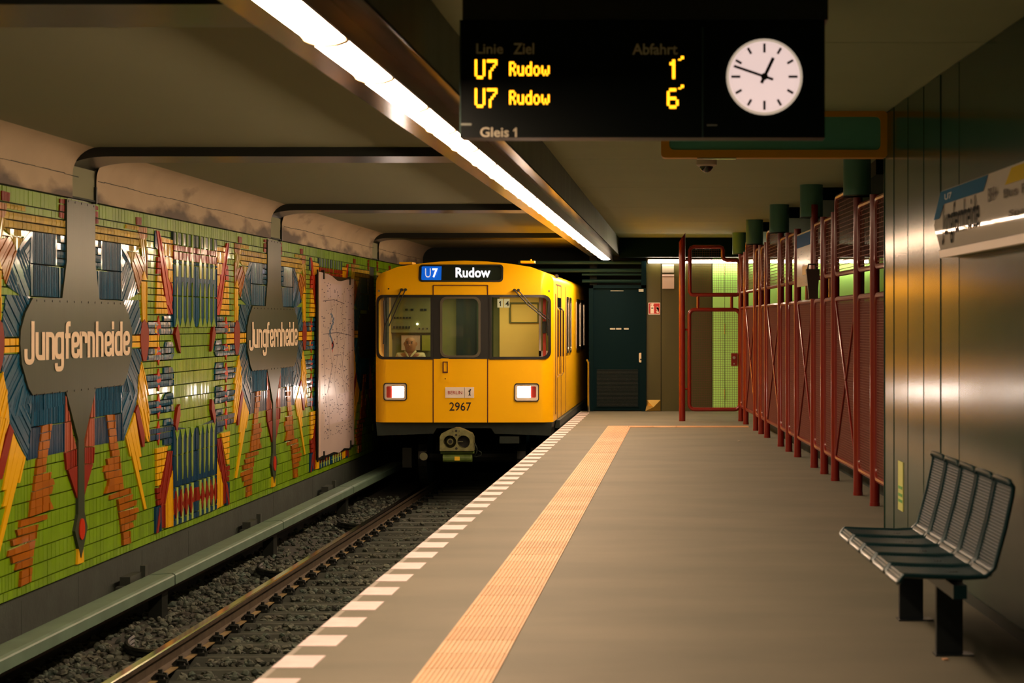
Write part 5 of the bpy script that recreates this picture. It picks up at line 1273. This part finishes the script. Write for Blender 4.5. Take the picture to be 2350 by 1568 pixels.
# bench
bench = thing('bench', 'five seat dark blue wire bench on two flat legs before the steel wall', 'bench', (0, 0, 0))
bd_ = Vector((-.05, 1, 0)).normalized(); bn_ = Vector((1, .05, 0)).normalized()      # along (far), toward the wall
def BP(D, off, z): # off from the front edge toward the wall
    return Vector((.842-.0505*(D-10.57), D, z))*1.0+bn_*off
seat_me = None
prof_ = [(0.0, .425), (.02, .452), (.10, .447), (.30, .440), (.385, .445), (.42, .48), (.47, .66), (.50, .80), (.505, .835), (.495, .85)]
def mk_seat():
    hw = .185; L = Vector((0, 1, 0))
    sb_ = MB()
    left = [(a, -hw, b) for a, b in prof_]; rgt = [(a, hw, b) for a, b in prof_]
    sb_.tube(left+[(prof_[-1][0], -hw+.03, prof_[-1][1]+.012), (prof_[-1][0], hw-.03, prof_[-1][1]+.012)]+rgt[::-1]+[(.0, hw-.03, .415), (.0, -hw+.03, .415)], .011, 8, closed=True)
    sb_.tube([(.40, -hw, .455), (.40, hw, .455)], .012, 6)
    wb = MB(); pts = [Vector((a, 0, b)) for a, b in prof_]
    acc = 0; 
    for p0, p1 in zip(pts, pts[1:]):
        l = (p1-p0).length; t = -acc
        while t < l:
            if t >= 0:
                q = p0+(p1-p0)*(t/l); d = (p1-p0).normalized(); n = Vector((-d.z, 0, d.x)); wb.obox(q, d*.0048, Vector((0, hw, 0)), n*.003)
            t += .0145
        acc = (l-(t-.0145))
    for k_ in range(7):
        y_ = -hw+.046+k_*.046; wb.tube([(p.x, y_, p.z-.004) for p in pts], .004, 4)
    return sb_, wb
sb_, wb = mk_seat(); ang = math.atan2(.0505, 1)
for k in range(5):
    D = 8.93+.41*k-.0
    if k == 0:
        s1 = sb_.build('seat', M_bench, bench, smooth=True); s2 = wb.build('wire_grid', M_bench, s1)
        m1_, m2_ = s1.data, s2.data
    else: s1 = link('seat', m1_, bench); link('wire_grid', m2_, s1)
    s1.location = BP(D, 0, 0); s1.rotation_euler = (0, 0, ang)
mb = MB(); a, b = BP(8.75, .27, 0), BP(10.75, .27, 0)
mb.obox((a+b)/2+Vector((0, 0, .375)), (b-a)/2, bn_*.03, Vector((0, 0, .03))); mb.build('beam', M_bench, bench)
for D in (9.35, 10.45):
    mb = MB(); c = BP(D, .33, 0)
    mb.obox(c+Vector((0, 0, .19)), bn_*.062, bd_*.022, Vector((0, 0, .19))); mb.obox(c+Vector((-.02, 0, .405))-bn_*.04, bn_*.17, bd_*.018, Vector((0, 0, .018))); mb.obox(c+bn_*.02+Vector((0, 0, .004)), bn_*.09, bd_*.05, Vector((0, 0, .004))); mb.build('leg', M_bleg, bench)
for D in (8.83, 9.24, 9.65, 10.06, 10.47):
    mb = MB(); c = BP(D+.1, .27, .42); mb.obox(c, bn_*.02, bd_*.015, Vector((0, 0, .025))); mb.build('bracket', M_bleg, bench)
# network map poster on the mosaic wall
mp = thing('network_map', 'tall white transit network map poster with torn lower edge on the mosaic wall', 'poster', (XW, 0, 0))
D0, D1 = 26.72, 29.55
pt = lambda s, v, o=.07: (o, D0+s*(D1-D0), H+v)
vt0 = 5*(742-624)/856.; vb0 = 5*(742-1052)/856.
mb = MB(); topc = [(0, .69), (.12, .685), (.25, .675), (.35, .655), (.5, .60), (.62, .60), (.8, .635), (1, .655)]; botc = [(1, -1.80), (.9, -1.79), (.85, -1.83), (.7, -1.80), (.55, -1.84), (.4, -1.80), (.2, -1.81), (.08, -1.795), (0, -1.80)]
pl = [(a, b) for a, b in topc]+botc; mb.prism([(D0+a*(D1-D0), H+b) for a, b in pl], lambda a, b, d: (d, a, b), .055, .065)
mb.build('paper', mat('map_paper', (.46, .38, .34), .38, var=.04, scale=2), mp)
mb = MB(); mb.box(.0, .055, D0-.0, D1, H-1.84, H+.66, M_black); mb.box(.055, .075, D0-.05, D0+.06, H-1.80, H+.66, mat('map_edge', (.55, .42, .33), .5)); mb.box(.05, .07, D0-.09, D0-.05, H-1.86, H+.72, M_black); mb.build('board', None, mp)
R6 = random.Random(9); M_ink = mat('map_ink', (.10, .085, .11), .6); M_inkf = mat('map_tint', (.50, .42, .42), .5)
mb = MB()
tint = MB()
for (a, b, c, d) in ((.2, .62, .35, .55), (.75, .98, -.4, .5), (.15, .95, -1.4, -1.0)): tint.add([pt(a, c, .0655), pt(b, c, .0655), pt(b, d, .0655), pt(a, d, .0655)], [(0, 1, 2, 3)])
tint.build('tinted_area', M_inkf, mp, fix=False)
def mline(p, w=.010):
    for (a, b), (c, d) in zip(p, p[1:]):
        A = Vector(pt(a, b, .067)); B = Vector(pt(c, d, .067)); t = (B-A).normalized(); n = Vector((0, -t.z, t.y)); mb.add([A-n*w/2, B-n*w/2, B+n*w/2, A+n*w/2], [(0, 1, 2, 3)])
for p in ([(.3, .5), (.33, .1), (.25, -.2), (.35, -.6), (.25, -.9), (.28, -1.4)], [(.5, .45), (.45, 0), (.52, -.4), (.4, -.8), (.55, -1.3)], [(.7, .5), (.62, .1), (.7, -.3), (.62, -.7), (.74, -1.1)], [(.1, -.15), (.5, -.13), (.9, -.18)], [(.2, -1.0), (.4, -.45), (.6, -.45), (.78, -1.0)], [(.85, .5), (.82, -.2), (.88, -.9), (.84, -1.4)], [(.1, .3), (.4, .33), (.7, .28)], [(.12, -.3), (.16, -1.0), (.3, -1.55)]): mline(p)
for q in range(330):
    s, v = R6.uniform(.06, .95), R6.uniform(-1.6, .55); w = R6.uniform(.01, .035); mb.add([pt(s, v, .0672), pt(s+w, v, .0672), pt(s+w, v+.012, .0672), pt(s, v+.012, .0672)], [(0, 1, 2, 3)])
mb.build('printed_lines', M_ink, mp, fix=False)
mb = MB()
for q in range(26):
    t = q/26; s = .3+.05*math.sin(t*9)+R6.uniform(-.02, .02); v = .12-.5*t; mb.add([pt(s, v, .068), pt(s+.05, v-.01, .068), pt(s+.03, v+.03, .068)], [(0, 1, 2)])
mb.build('lake_marks', mat('map_blue', (.08, .16, .26), .5), mp, fix=False)
mb = MB(); mb.add([pt(.33, -.28, .068), pt(.39, -.25, .068), pt(.36, -.42, .068)], [(0, 1, 2)]); mb.build('red_marker', mat('map_red', (.5, .04, .03), .5), mp, fix=False)
mb = MB()
for s, v in ((.12, .66), (.86, .62), (.12, -1.80), (.88, -1.78)): mb.obox(pt(s, v, .06), (.02, 0, 0), (0, .03, 0), (0, 0, .06))
mb.build('clip', M_black, mp)
# small litter on the platform
for (x_, y_, c_, lab) in ((2169, 1515, (.6, .35, .2), 'tiny pale scrap of litter on the platform before the bench'), (1696, 1013, (.7, .65, .5), 'tiny white scrap of paper on the platform by the fence')):
    D = 1.56*F/(y_-742); mb = MB(); mb.obox((wx(x_, D), D, .004), (.012, .004, 0), (-.003, .012, 0), (0, 0, .003)); tag(mb.build('paper_scrap', mat('scrap_%d' % x_, c_, .7)), lab, 'litter')
# closing wall behind the viewer, dark, far down the platform
mb = MB(); mb.box(XW-.3, 4.4, -6.3, -6, -1.6, H+1.9); tag(mb.build('wall_front', mat('front_wall', (.10, .12, .09), .7)), kind='structure')

for o_ in bpy.data.objects:
    if o_.name.split('.')[0] in ('rivets', 'clips', 'printed_lines', 'wire_mesh', 'wire_grid', 'lake_marks', 'switches', 'grille_slats', 'plaster_crack', 'railing_bars', 'hour_mark', 'tinted_area', 'coupler_bolt', 'rail_clip', 'insulator', 'green_marks'):
        o_['kind'] = 'stuff'

# dark boxes painted in for the unlit void above the stairwell, stepped along the fence
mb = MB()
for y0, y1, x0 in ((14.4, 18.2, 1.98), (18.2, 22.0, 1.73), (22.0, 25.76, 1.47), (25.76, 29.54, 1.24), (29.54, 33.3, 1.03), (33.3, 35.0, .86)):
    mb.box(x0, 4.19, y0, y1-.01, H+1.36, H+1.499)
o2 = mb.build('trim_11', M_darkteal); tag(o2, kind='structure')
